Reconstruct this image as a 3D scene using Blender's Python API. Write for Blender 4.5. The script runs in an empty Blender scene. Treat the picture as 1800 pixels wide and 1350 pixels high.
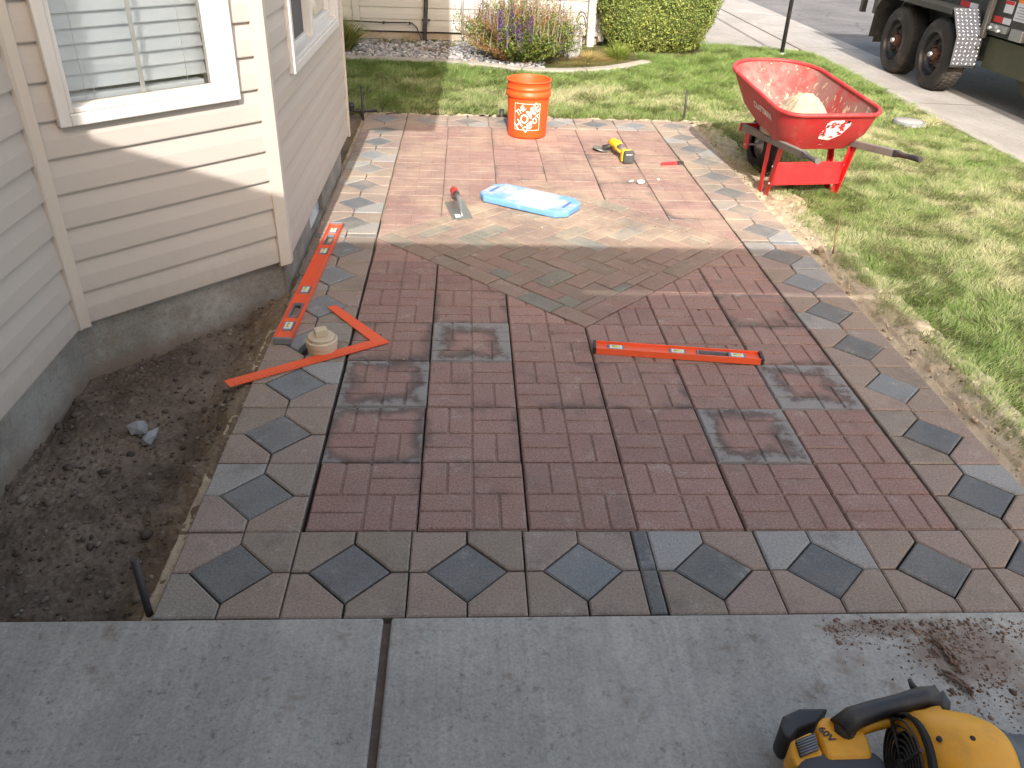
import bpy, bmesh, math, random
import numpy as np
from mathutils import Vector, Matrix, Euler, noise as mnoise
random.seed(7); rng = np.random.default_rng(7)
S = bpy.context.scene
COL = S.collection
R = math.radians

# ---------------- camera ----------------
FPX, CX, CY, CZ, PITCH, YAW, ROLL = 1421.082, .4319, -1.6671, 1.5083, .5556, .0693, .0436
cd = bpy.data.cameras.new('camera'); cam = bpy.data.objects.new('camera', cd); COL.objects.link(cam)
cp, sp = math.cos(PITCH), math.sin(PITCH)
FW = Vector((math.sin(YAW)*cp, math.cos(YAW)*cp, -sp)); RT = Vector((math.cos(YAW), -math.sin(YAW), 0)); UP = RT.cross(FW)
R2 = RT*math.cos(ROLL) + UP*math.sin(ROLL); U2 = -RT*math.sin(ROLL) + UP*math.cos(ROLL)
M = Matrix((R2, U2, -FW)).transposed().to_4x4(); M.translation = Vector((CX, CY, CZ)); cam.matrix_world = M
cd.sensor_width = 36; cd.lens = 36*FPX/1800; cd.clip_start = .05; cd.clip_end = 600
S.camera = cam
# ---------------- world, sun ----------------
MSUN = 1.37; KSUN = .02
ELEV = math.atan(1/MSUN)
w = bpy.data.worlds.new('World'); S.world = w; w.use_nodes = True
nt = w.node_tree; bg = nt.nodes['Background']; sky = nt.nodes.new('ShaderNodeTexSky')
sky.sky_type = 'NISHITA'; sky.sun_disc = False; sky.sun_elevation = ELEV; sky.sun_rotation = R(180); sky.air_density = 1.0; sky.dust_density = 3.0; sky.ozone_density = 1.0
tintn = nt.nodes.new('ShaderNodeMix'); tintn.data_type = 'RGBA'; tintn.blend_type = 'MULTIPLY'; tintn.inputs[0].default_value = 1; tintn.inputs[7].default_value = (1.15, 1.0, .82, 1)
nt.links.new(sky.outputs[0], tintn.inputs[6]); nt.links.new(tintn.outputs[2], bg.inputs[0]); bg.inputs[1].default_value = .15
sl = bpy.data.lights.new('sun', 'SUN'); sun = bpy.data.objects.new('sun', sl); COL.objects.link(sun)
sl.energy = 2.3; sl.angle = R(.42); sl.color = (1, .955, .89)
sun.rotation_euler = Vector((KSUN, MSUN, -1)).to_track_quat('-Z', 'Y').to_euler()
S.view_settings.view_transform = 'Standard'; S.view_settings.look = 'None'; S.view_settings.gamma = 1; S.view_settings.use_curve_mapping = False
S.view_settings.exposure = 1.66
S.cycles.max_bounces = 7; S.cycles.diffuse_bounces = 4; S.cycles.caustics_reflective = True

# ---------------- helpers ----------------
def tag(o, label=None, cat=None, group=None, kind=None):
    if label: o['label'] = label
    if cat: o['category'] = cat
    if group: o['group'] = group
    if kind: o['kind'] = kind
    return o
def link(name, me, parent=None, loc=(0, 0, 0), rz=0):
    o = bpy.data.objects.new(name, me); COL.objects.link(o)
    o.location = loc; o.rotation_euler = (0, 0, rz)
    if parent: o.parent = parent
    return o
def empty(name, label, cat, loc=(0, 0, 0), rz=0, group=None):
    return tag(link(name, None, None, loc, rz), label, cat, group)
class MB:
    def __init__(s): s.v = []; s.f = []; s.m = []; s.sm = []
    def add(s, vs, fs, mi=0, smooth=False, mat=None):
        b = len(s.v)
        if mat is not None: vs = [tuple(mat @ Vector(v)) for v in vs]
        s.v += [tuple(v) for v in vs]
        for f in fs: s.f.append(tuple(b+i for i in f)); s.m.append(mi); s.sm.append(smooth)
        return s
    def box(s, c, d, rot=None, mi=0):
        x, y, z = [k/2 for k in d]
        vs = [(-x,-y,-z),(x,-y,-z),(x,y,-z),(-x,y,-z),(-x,-y,z),(x,-y,z),(x,y,z),(-x,y,z)]
        T = Matrix.Translation(c)
        if rot is not None: T = T @ Euler(rot).to_matrix().to_4x4()
        return s.add(vs, [(0,3,2,1),(4,5,6,7),(0,1,5,4),(1,2,6,5),(2,3,7,6),(3,0,4,7)], mi, False, T)
    def bbox(s, a, b, mi=0):
        return s.box([(p+q)/2 for p, q in zip(a, b)], [abs(q-p) for p, q in zip(a, b)], None, mi)
    def prism(s, poly, z0, z1, mi=0, mat=None, smooth=False):
        n = len(poly)
        vs = [(x, y, z0) for x, y in poly] + [(x, y, z1) for x, y in poly]
        fs = [tuple(range(n-1, -1, -1)), tuple(range(n, 2*n))] + [(i, (i+1) % n, n+(i+1) % n, n+i) for i in range(n)]
        return s.add(vs, fs, mi, smooth, mat)
    def tube(s, pts, r, n=8, mi=0, cap=True, flat=1.0):
        pts = [Vector(p) for p in pts]; rs = r if isinstance(r, (list, tuple)) else [r]*len(pts)
        vs = []; ref = None
        for i, p in enumerate(pts):
            t = (pts[min(i+1, len(pts)-1)] - pts[max(i-1, 0)]).normalized()
            if ref is None: ref = Vector((0, 0, 1)) if abs(t.z) < .9 else Vector((1, 0, 0))
            a = t.cross(ref).normalized(); b = a.cross(t).normalized()
            for k in range(n):
                q = 2*math.pi*k/n; vs.append(tuple(p + a*math.cos(q)*rs[i] + b*math.sin(q)*rs[i]*flat))
        fs = [(i*n+k, i*n+(k+1) % n, (i+1)*n+(k+1) % n, (i+1)*n+k) for i in range(len(pts)-1) for k in range(n)]
        s.add(vs, fs, mi, True)
        if cap:
            b = len(s.v)-len(vs); L = (len(pts)-1)*n
            s.f += [tuple(b+k for k in range(n-1, -1, -1)), tuple(b+L+k for k in range(n))]; s.m += [mi, mi]; s.sm += [False, False]
        return s
    def lathe(s, prof, n=32, mi=0, mat=None, smooth=True):
        vs = [(r*math.cos(2*math.pi*k/n), r*math.sin(2*math.pi*k/n), z) for r, z in prof for k in range(n)]
        fs = [(i*n+k, i*n+(k+1) % n, (i+1)*n+(k+1) % n, (i+1)*n+k) for i in range(len(prof)-1) for k in range(n)]
        s.add(vs, fs, mi, smooth, mat)
        return s
    def mesh(s, name, mats):
        me = bpy.data.meshes.new(name); me.from_pydata(s.v, [], s.f)
        for m in (mats if isinstance(mats, (list, tuple)) else [mats]): me.materials.append(m)
        me.polygons.foreach_set('material_index', s.m); me.polygons.foreach_set('use_smooth', s.sm); me.update()
        return me
    def build(s, name, mats, parent=None, loc=(0, 0, 0), rz=0, bevel=0, seg=2, recalc=True):
        me = s.mesh(name, mats)
        if recalc:
            bm = bmesh.new(); bm.from_mesh(me); bmesh.ops.recalc_face_normals(bm, faces=bm.faces); bm.to_mesh(me); bm.free()
        o = link(name, me, parent, loc, rz)
        if bevel:
            b = o.modifiers.new('bevel', 'BEVEL'); b.width = bevel; b.segments = seg; b.limit_method = 'ANGLE'; b.angle_limit = R(35)
            try: o.data.shade_smooth_by_angle if False else None
            except Exception: pass
        return o
def np_mesh(name, V, F, mats, cols=None, smooth=False):
    """V (n,3) array, F list of (k, arr (m,k)) polygons groups"""
    me = bpy.data.meshes.new(name); me.vertices.add(len(V)); me.vertices.foreach_set('co', np.asarray(V, np.float32).ravel())
    tot = sum(a.size for a in F); npoly = sum(len(a) for a in F)
    me.loops.add(tot); me.polygons.add(npoly)
    me.loops.foreach_set('vertex_index', np.concatenate([a.ravel() for a in F]).astype(np.int32))
    cnt = np.concatenate([np.full(len(a), a.shape[1]) for a in F]); st = np.concatenate([[0], np.cumsum(cnt)[:-1]])
    me.polygons.foreach_set('loop_start', st.astype(np.int32)); me.polygons.foreach_set('loop_total', cnt.astype(np.int32))
    if smooth: me.polygons.foreach_set('use_smooth', np.ones(npoly, bool))
    if cols is not None:
        ca = me.color_attributes.new('tint', 'FLOAT_COLOR', 'POINT'); c4 = np.ones((len(V), 4), np.float32); c4[:, :3] = cols
        ca.data.foreach_set('color', c4.ravel())
    for m in (mats if isinstance(mats, (list, tuple)) else [mats]): me.materials.append(m)
    me.update(calc_edges=True); me.validate()
    return me
# --- materials ---
class NT:
    def __init__(s, name):
        s.m = bpy.data.materials.new(name); s.m.use_nodes = True; s.t = s.m.node_tree; s.b = s.t.nodes['Principled BSDF']; s.tc = None
    def n(s, typ, **kw):
        x = s.t.nodes.new(typ)
        for k, v in kw.items():
            if k in x.inputs: s.put(x.inputs[k], v)
            else: setattr(x, k, v)
        return x
    def put(s, inp, v):
        if isinstance(v, bpy.types.NodeSocket): s.t.links.new(v, inp)
        elif isinstance(v, bpy.types.Node): s.t.links.new(v.outputs[0], inp)
        else:
            if inp.type == 'RGBA' and len(v) == 3: v = (*v, 1)
            inp.default_value = v
    def co(s, kind='Object'):
        if s.tc is None: s.tc = s.n('ShaderNodeTexCoord')
        return s.tc.outputs[kind]
    def math(s, op, a, b=None, c=None, clamp=False):
        x = s.n('ShaderNodeMath', operation=op, use_clamp=clamp)
        s.put(x.inputs[0], a)
        if b is not None: s.put(x.inputs[1], b)
        if c is not None: s.put(x.inputs[2], c)
        return x.outputs[0]
    def noise(s, scale, vec=None, detail=4, rough=.6, out=0, dist=0):
        x = s.n('ShaderNodeTexNoise'); x.inputs['Scale'].default_value = scale; x.inputs['Detail'].default_value = detail; x.inputs['Roughness'].default_value = rough; x.inputs['Distortion'].default_value = dist
        s.put(x.inputs['Vector'], vec if vec is not None else s.co()); return x.outputs[out]
    def vor(s, scale, vec=None, out=0, feature='F1'):
        x = s.n('ShaderNodeTexVoronoi', feature=feature); x.inputs['Scale'].default_value = scale; s.put(x.inputs['Vector'], vec if vec is not None else s.co()); return x.outputs[out]
    def ramp(s, f, pts):
        x = s.n('ShaderNodeValToRGB'); s.put(x.inputs[0], f); e = x.color_ramp.elements
        while len(e) < len(pts): e.new(.5)
        for el, (p, c) in zip(e, pts):
            el.position = p; el.color = (c, c, c, 1) if isinstance(c, (int, float)) else (*c, 1)
        return x.outputs[0]
    def sm(s, f, a, b):
        x = s.n('ShaderNodeMapRange', interpolation_type='SMOOTHSTEP'); s.put(x.inputs['Value'], f); x.inputs['From Min'].default_value = a; x.inputs['From Max'].default_value = b; return x.outputs[0]
    def mix(s, f, a, b, mode='MIX'):
        x = s.n('ShaderNodeMix', data_type='RGBA', blend_type=mode); s.put(x.inputs[0], f); s.put(x.inputs[6], a); s.put(x.inputs[7], b); return x.outputs[2]
    def vadd(s, a, b):
        x = s.n('ShaderNodeVectorMath', operation='ADD'); s.put(x.inputs[0], a); s.put(x.inputs[1], b); return x.outputs[0]
    def vmul(s, a, b):
        x = s.n('ShaderNodeVectorMath', operation='MULTIPLY'); s.put(x.inputs[0], a); s.put(x.inputs[1], b); return x.outputs[0]
    def rnd(s):
        return s.n('ShaderNodeObjectInfo').outputs['Random']
    def rco(s):
        r = s.rnd(); c = s.n('ShaderNodeCombineXYZ'); s.put(c.inputs[0], s.math('MULTIPLY', r, 91.7)); s.put(c.inputs[1], s.math('MULTIPLY', r, 37.1)); return s.vadd(s.co(), c.outputs[0])
    def bump(s, h, dist=.002, strength=1.0, prev=None):
        x = s.n('ShaderNodeBump'); x.inputs['Strength'].default_value = strength; x.inputs['Distance'].default_value = dist; s.put(x.inputs['Height'], h)
        if prev is not None: s.put(x.inputs['Normal'], prev)
        return x.outputs[0]
    def fin(s, col, rough=.8, normal=None, metal=0, spec=.5, **kw):
        s.put(s.b.inputs['Base Color'], col); s.put(s.b.inputs['Roughness'], rough); s.put(s.b.inputs['Metallic'], metal); s.put(s.b.inputs['Specular IOR Level'], spec)
        if normal is not None: s.put(s.b.inputs['Normal'], normal)
        for k, v in kw.items(): s.put(s.b.inputs[k.replace('_', ' ')], v)
        return s.m
def plain(name, col, rough=.5, metal=0, dirt=.25, dcol=(.25, .2, .15), scale=8, spec=.5, bump=0):
    t = NT(name); n = t.noise(scale, detail=6, rough=.65); f = t.math('MULTIPLY', t.sm(n, .45, .75), dirt)
    c = t.mix(f, col, dcol); r = t.math('ADD', rough, t.math('MULTIPLY', n, .15))
    nn = t.bump(t.noise(scale*25, detail=3), bump) if bump else None
    return t.fin(c, r, nn, metal, spec)

def m_paver(name, ramp_pts, stain=False, lo=.62, hi=1.4):
    t = NT(name); v = t.rco(); r = t.rnd(); oc = t.n('ShaderNodeObjectInfo').outputs['Color']; sep = t.n('ShaderNodeSeparateColor'); t.put(sep.inputs[0], oc)
    tint = t.math('FRACT', t.math('MULTIPLY', r, 7.31))
    base = t.ramp(tint, ramp_pts)
    n1 = t.noise(9, v, 5, .6); n2 = t.noise(160, v, 3, .7); n3 = t.vor(260, v)
    base = t.mix(t.math('MULTIPLY', t.sm(n1, .35, .7), .35), base, t.mix(.5, base, (.30, .27, .25)))
    base = t.mix(t.math('MULTIPLY', t.sm(t.noise(7, v, 6, .75), .5, .72), .45), base, (.10, .09, .085)); base = t.mix(t.math('MULTIPLY', t.sm(t.noise(11, t.vadd(v, (5, 3, 0)), 6, .75), .54, .74), .5), base, (.40, .38, .35))
    base = t.mix(1, base, t.ramp(n2, [(.3, lo), (.5, 1.0), (.72, hi)]), 'MULTIPLY')
    base = t.mix(t.math('MULTIPLY', t.sm(n3, .18, .05), .35), base, (.5, .45, .42))
    base = t.mix(t.math('MULTIPLY', t.sm(t.noise(420, v, 1), .64, .70), .8), base, (.05, .042, .04))
    # small black pits seen on the concrete faces
    base = t.mix(t.sm(t.vor(70, v), .1, .05), base, (.05, .045, .04))
    if stain:
        sx = t.n('ShaderNodeSeparateXYZ'); t.put(sx.inputs[0], t.co())
        d = t.math('MAXIMUM', t.math('ABSOLUTE', sx.outputs[0]), t.math('ABSOLUTE', sx.outputs[1]))
        e = t.math('ADD', t.math('MULTIPLY', d, 5.2), t.math('MULTIPLY', t.noise(5, v, 6, .7), 1.15))
        thr = t.math('SUBTRACT', 1.60, t.math('MULTIPLY', sep.outputs[0], .78))
        f = t.sm(t.math('SUBTRACT', e, thr), -.04, .26)
        f = t.math('MULTIPLY', f, t.sm(sep.outputs[0], .02, .25))
        out_ = t.sm(t.math('ADD', t.math('SUBTRACT', e, thr), t.math('MULTIPLY', t.noise(13, v, 7, .8), .9)), .62, .86)
        grey = t.mix(out_, (.080, .070, .068), (.225, .235, .235))
        base = t.mix(t.math('MULTIPLY', f, .86), base, grey)
    # painted sunlit peach tone on top of swept sand dust
    geo = t.n('ShaderNodeNewGeometry').outputs['Position']
    dn = t.noise(2.2, geo, 6, .7)
    f = t.math('MULTIPLY', t.sm(dn, .38, .68), sep.outputs[2])
    base = t.mix(f, base, (.52, .41, .29))
    nb = t.bump(n2, .0012, .8); nb = t.bump(t.noise(500, v, 2), .0006, .8, nb)
    return t.fin(base, .9, nb, spec=.25)
TILE = m_paver('red_tile_concrete', [(0, (.245, .155, .133)), (.3, (.28, .178, .155)), (.6, (.225, .142, .125)), (1, (.295, .182, .158))], True)
BORD = m_paver('border_paver_concrete', [(0, (.25, .20, .16)), (.25, (.275, .215, .18)), (.5, (.225, .19, .155)), (.72, (.27, .205, .18)), (.86, (.235, .21, .18)), (.93, (.27, .275, .27)), (1, (.25, .265, .27))], False, .72, 1.28)
DIAM = m_paver('charcoal_paver_concrete', [(0, (.10, .115, .128)), (.35, (.135, .147, .155)), (.6, (.12, .13, .128)), (.78, (.20, .225, .24)), (.9, (.155, .175, .19)), (1, (.155, .145, .13))], False, .72, 1.28)
BRIK = m_paver('brick_paver_concrete', [(0, (.23, .165, .13)), (.3, (.24, .17, .14)), (.5, (.20, .16, .125)), (.7, (.24, .155, .13)), (.88, (.19, .18, .145)), (1, (.15, .17, .165))], False, .72, 1.28)

def m_concrete(name, c0, c1, stains=True, sc=1.0, brown=(.16, .115, .085), patch=False, soil=False):
    t = NT(name); g = t.n('ShaderNodeNewGeometry').outputs['Position']
    n = t.noise(3*sc, g, 6, .62); c = t.mix(t.sm(n, .3, .7), c0, c1)
    c = t.mix(1, c, t.ramp(t.noise(120, g, 4, .75), [(.28, .72), (.5, 1), (.75, 1.22)]), 'MULTIPLY')
    st = t.vmul(g, (60, 3, 60)); c = t.mix(.25, c, t.ramp(t.noise(1.0, st, 4, .6), [(.3, .55), (.7, 1.3)]), 'MULTIPLY')
    c = t.mix(t.math('MULTIPLY', t.sm(t.noise(38, g, 6, .8), .56, .66), .6), c, (.10, .09, .08))
    c = t.mix(t.math('MULTIPLY', t.sm(t.noise(1.7*sc, g, 7, .7), .48, .68), .35), c, (.42, .41, .38))
    if stains:
        c = t.mix(t.math('MULTIPLY', t.sm(t.noise(7, g, 7, .75), .55, .72), .65), c, brown)
        c = t.mix(t.math('MULTIPLY', t.sm(t.noise(22, g, 7, .8), .60, .68), .6), c, (.12, .09, .065))
    if soil:
        sz = t.n('ShaderNodeSeparateXYZ'); t.put(sz.inputs[0], g)
        f = t.sm(t.math('ADD', sz.outputs[2], t.math('MULTIPLY', t.noise(9, g, 7, .75), .22)), .14, .03)
        c = t.mix(t.math('MULTIPLY', f, .8), c, (.17, .125, .09))
    if patch:
        def blob(x, y, rx, ry, k):
            q = t.vmul(t.vadd(g, (-x, -y, 0)), (1/rx, 1/ry, 0)); L = t.n('ShaderNodeVectorMath', operation='LENGTH'); t.put(L.inputs[0], q)
            return t.math('MULTIPLY', t.sm(L.outputs['Value'], 1.25, .35), k)
        f = t.math('MAXIMUM', blob(1.62, -.44, .20, .13, .46), blob(1.50, -.36, .32, .045, .42)); f = t.math('MAXIMUM', f, blob(1.74, -.60, .12, .18, .42)); f = t.math('MAXIMUM', f, blob(1.32, -.46, .10, .06, .3))
        nn = t.noise(30, g, 8, .85)
        c = t.mix(t.math('MULTIPLY', t.sm(t.math('ADD', nn, f), .72, .98), .85), c, (.19, .145, .115))
        c = t.mix(t.math('MULTIPLY', t.sm(t.math('ADD', t.noise(45, g, 6, .8), f), .95, 1.12), .7), c, (.085, .06, .045))
    b = t.bump(t.noise(230, g, 4, .7), .0009, .8)
    return t.fin(c, .88, b, spec=.3)
SLAB = m_concrete('slab_concrete', (.28, .275, .255), (.365, .36, .335), patch=True)
FOUND = m_concrete('foundation_concrete', (.16, .145, .125), (.29, .28, .255), brown=(.17, .12, .085), soil=True)
WALK = m_concrete('driveway_concrete', (.27, .255, .235), (.34, .32, .30), False, .6)
EDGE = m_concrete('edging_concrete', (.29, .27, .24), (.37, .34, .30), False)

def m_sand():
    t = NT('sand'); g = t.n('ShaderNodeNewGeometry').outputs['Position']
    c = t.mix(t.sm(t.noise(5, g, 6, .65), .35, .7), (.49, .415, .30), (.36, .295, .21))
    c = t.mix(1, c, t.ramp(t.noise(260, g, 3, .8), [(.3, .7), (.7, 1.25)]), 'MULTIPLY')
    b = t.bump(t.noise(60, g, 8, .8), .006, .8); b = t.bump(t.noise(400, g, 2, .8), .0015, 1, b)
    return t.fin(c, .95, b, spec=.15)
SAND = m_sand()
def m_bed():
    t = NT('bedding'); g = t.n('ShaderNodeNewGeometry').outputs['Position']
    s = t.n('ShaderNodeSeparateXYZ'); t.put(s.inputs[0], g)
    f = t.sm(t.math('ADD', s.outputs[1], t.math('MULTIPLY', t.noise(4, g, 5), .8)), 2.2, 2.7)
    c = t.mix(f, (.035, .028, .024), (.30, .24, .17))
    return t.fin(c, .95, t.bump(t.noise(300, g, 3), .002), spec=.1)
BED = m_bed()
def m_soil():
    t = NT('soil'); g = t.n('ShaderNodeNewGeometry').outputs['Position']
    n = t.noise(4, g, 7, .7); c = t.mix(t.sm(n, .36, .66), (.115, .090, .070), (.235, .19, .15))
    s = t.n('ShaderNodeSeparateXYZ'); t.put(s.inputs[0], g)
    edge = t.sm(t.math('ADD', s.outputs[0], t.math('MULTIPLY', t.noise(9, g, 5, .7), .28)), -.34, -.18)
    c = t.mix(t.math('MULTIPLY', edge, .75), c, (.23, .175, .115))
    c = t.mix(1, c, t.ramp(t.noise(90, g, 6, .8), [(.28, .6), (.5, 1), (.75, 1.4)]), 'MULTIPLY')
    c = t.mix(t.math('MULTIPLY', t.sm(t.vor(55, g), .22, .12), .55), c, (.20, .165, .135))
    b = t.bump(t.noise(45, g, 8, .85), .007, .9); b = t.bump(t.noise(240, g, 4, .8), .003, 1, b)
    return t.fin(c, .95, b, spec=.12)
SOIL = m_soil()
def m_asphalt():
    t = NT('asphalt'); g = t.n('ShaderNodeNewGeometry').outputs['Position']
    c = t.mix(t.sm(t.noise(1.3, g, 6), .35, .7), (.115, .112, .113), (.165, .16, .162))
    c = t.mix(1, c, t.ramp(t.noise(90, g, 4, .8), [(.3, .6), (.7, 1.4)]), 'MULTIPLY')
    c = t.mix(t.sm(t.vor(1.1, t.vadd(g, t.vmul(t.noise(2, g, 4, out=1), (.5, .5, 0))), feature='DISTANCE_TO_EDGE'), .012, .004), c, (.09, .088, .085))
    return t.fin(c, .9, t.bump(t.noise(150, g, 3), .003), spec=.3)
ASPH = m_asphalt()
def m_lawnbase():
    t = NT('lawn_thatch'); g = t.n('ShaderNodeNewGeometry').outputs['Position']
    c = t.mix(t.sm(t.noise(5, g, 6, .7), .35, .7), (.055, .07, .022), (.17, .15, .075))
    c = t.mix(1, c, t.ramp(t.noise(140, g, 4, .8), [(.3, .5), (.7, 1.4)]), 'MULTIPLY')
    return t.fin(c, .95, t.bump(t.noise(120, g, 5), .01), spec=.1)
LAWN = m_lawnbase()
def m_attr(name, rough=.6, trans=.25, mult=1.0, spec=.3):
    t = NT(name); a = t.n('ShaderNodeAttribute', attribute_name='tint').outputs[0]
    t.fin(a, rough, spec=spec)
    if trans:
        tr = t.n('ShaderNodeBsdfTranslucent'); t.put(tr.inputs[0], a); mx = t.n('ShaderNodeMixShader'); mx.inputs[0].default_value = trans
        t.t.links.new(t.b.outputs[0], mx.inputs[1]); t.t.links.new(tr.outputs[0], mx.inputs[2])
        t.t.links.new(mx.outputs[0], t.t.nodes['Material Output'].inputs[0])
    return t.m
GRASS = m_attr('grass_blades', .55, .3); LEAF = m_attr('leaves', .45, .25); STONE = m_attr('stones', .8, 0)
def m_vinyl(name, c0, dirt=.25):
    t = NT(name); g = t.n('ShaderNodeNewGeometry').outputs['Position']; r = t.rnd()
    c = t.mix(t.math('MULTIPLY', t.noise(4, g, 5, .6), .25), c0, tuple(k*.82 for k in c0))
    s = t.n('ShaderNodeSeparateXYZ'); t.put(s.inputs[0], g)
    low = t.math('MULTIPLY', t.sm(t.math('ADD', s.outputs[2], t.math('MULTIPLY', t.noise(12, g, 6, .8), .35)), .5, .22), dirt)
    c = t.mix(low, c, (.17, .13, .10))
    c = t.mix(t.math('MULTIPLY', t.sm(t.noise(30, g, 6, .8), .63, .7), .18), c, (.2, .17, .14))
    b = t.bump(t.noise(3, t.vmul(g, (4, 4, 90)), 4), .0006, .5)
    return t.fin(c, .48, b, spec=.35)
VINYL = m_vinyl('vinyl_siding', (.475, .43, .385), .3); TRIM = m_vinyl('vinyl_corner', (.56, .505, .44), .2); VINYLN = m_vinyl('pale_vinyl_siding', (.42, .415, .385), .1)
WHITE = plain('white_vinyl', (.62, .61, .59), .35, dirt=.25, dcol=(.5, .44, .35), scale=11)
SILL = plain('dusty_sill', (.55, .49, .41), .6, dirt=.6, dcol=(.45, .34, .22), scale=14)
SLAT = plain('blind_slat', (.78, .82, .86), .45, dirt=.15, dcol=(.5, .52, .55), scale=5)
DARK = plain('dark_interior', (.02, .02, .022), .8, dirt=0); SCREEN = plain('insect_screen', (.075, .075, .085), .6, dirt=.2, scale=30)
def m_glass(name, refl=.35):
    t = NT(name); gl = t.n('ShaderNodeBsdfGlossy'); gl.inputs['Roughness'].default_value = .004; gl.inputs[0].default_value = (1, 1, 1, 1)
    tr = t.n('ShaderNodeBsdfTransparent'); tr.inputs[0].default_value = (.95, .96, .955, 1); lw = t.n('ShaderNodeFresnel'); lw.inputs[0].default_value = 1.5
    f = t.math('MULTIPLY', lw.outputs[0], .8, clamp=True); mx = t.n('ShaderNodeMixShader'); t.put(mx.inputs[0], f)
    t.t.links.new(tr.outputs[0], mx.inputs[1]); t.t.links.new(gl.outputs[0], mx.inputs[2]); t.t.links.new(mx.outputs[0], t.t.nodes['Material Output'].inputs[0]); return t.m
GLASS = m_glass('window_glass')
MIRR = plain('coated_glass', (.55, .56, .56), .03, 1, dirt=0)
METAL = plain('galvanised', (.42, .43, .44), .4, .8, dirt=.3); STEEL = plain('dull_steel', (.34, .36, .33), .38, .85, dirt=.4, dcol=(.30, .25, .18), scale=30)
BLK = plain('black_plastic', (.022, .022, .024), .45, dirt=.35, dcol=(.16, .13, .10), scale=14)
RUB = plain('tyre_rubber', (.022, .021, .02), .75, dirt=.6, dcol=(.13, .10, .075), scale=5, bump=.001)
BLUEB = plain('blue_black_plastic', (.05, .065, .085), .35, dirt=.3, dcol=(.2, .18, .16), scale=10)
YEL = plain('yellow_housing', (.72, .33, .012), .42, dirt=.35, dcol=(.28, .15, .03), scale=16)
YEL2 = plain('yellow_tool_housing', (.85, .50, .02), .4, dirt=.2, dcol=(.4, .22, .05), scale=16)
ORG = plain('orange_bucket_plastic', (.85, .085, .012), .38, dirt=.1, dcol=(.5, .12, .06), scale=9)
ORP = plain('orange_painted_metal', (.74, .10, .030), .38, dirt=.25, dcol=(.5, .2, .12), scale=20)
PRINT = plain('white_print', (.86, .84, .82), .6, dirt=.2, dcol=(.8, .4, .3), scale=40)
CRAFTW = plain('pale_logo_print', (.78, .70, .68), .6, dirt=.2, dcol=(.5, .1, .08), scale=60)
REDP = plain('red_leg_paint', (.58, .018, .022), .35, dirt=.25, dcol=(.28, .06, .05), scale=12)
REDH = plain('red_grip', (.40, .03, .03), .5, dirt=.3, dcol=(.5, .3, .2), scale=30); KRED = plain('red_knife', (.70, .02, .03), .3, dirt=.2, dcol=(.7, .4, .35), scale=60)
BEIG = plain('beige_pvc', (.50, .42, .31), .5, dirt=.45, dcol=(.30, .23, .16), scale=14)
WOOD = plain('weathered_handle', (.20, .185, .17), .75, dirt=.5, dcol=(.12, .10, .085), scale=12, bump=.0005)
TWIG = plain('twig', (.17, .10, .055), .8, dirt=.4, dcol=(.35, .27, .17), scale=30); CHIP = plain('wood_chip', (.17, .11, .08), .85, dirt=.5, dcol=(.07, .045, .03), scale=40)
BARKD = plain('dark_bark', (.10, .055, .04), .9, dirt=.5, dcol=(.25, .17, .11), scale=60); VIAL = plain('vial_block', (.62, .64, .66), .25, dirt=.2, scale=60); LIQ = plain('vial_liquid', (.45, .55, .08), .15, dirt=0)
GREYC = plain('grey_end_cap', (.16, .175, .20), .4, dirt=.3, scale=30)
TRLR = plain('trailer_paint', (.028, .030, .026), .4, dirt=.5, dcol=(.12, .105, .08), scale=6); OLIV = plain('dusty_chassis_paint', (.065, .068, .038), .55, dirt=.4, dcol=(.13, .11, .08), scale=7)
REDT = plain('red_reflector', (.55, .02, .02), .3, dirt=.1); WHT = plain('white_reflector', (.66, .68, .74), .3, dirt=.2); ORL = plain('orange_label', (.85, .25, .02), .4, dirt=.1)
BROWN = plain('rusty_hub', (.10, .035, .02), .7, dirt=.3, scale=40); DOWN = plain('beige_downpipe', (.52, .47, .41), .5, dirt=.2)
STUC = plain('porch_board', (.50, .46, .42), .7, dirt=.2); ROOF = plain('roof_shingle', (.10, .09, .085), .9, dirt=.3)
GRS = plain('grey_stone', (.30, .31, .33), .8, dirt=.4, dcol=(.16, .14, .13), scale=60, bump=.002)
WRAP = plain('white_wrap', (.56, .58, .60), .6, dirt=.6, dcol=(.35, .36, .4), scale=20, bump=.01)
SCRAP = plain('white_scrap', (.80, .76, .70), .8, dirt=.2)
def m_tray():
    t = NT('red_tray'); n = t.noise(6, detail=6, rough=.7)
    c = t.mix(t.sm(n, .35, .7), (.42, .020, .026), (.33, .045, .04))
    sep = t.n('ShaderNodeSeparateXYZ'); t.put(sep.inputs[0], t.co())
    geo = t.n('ShaderNodeNewGeometry')
    n2 = t.noise(18, t.vmul(t.co(), (1, 1, .5)), 6, .75); c = t.mix(t.math('MULTIPLY', t.sm(n2, .52, .72), .4), c, (.38, .20, .17)); return t.fin(c, t.math('ADD', .42, t.math('MULTIPLY', n2, .25)), None)
TRAYO = m_tray()
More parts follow.
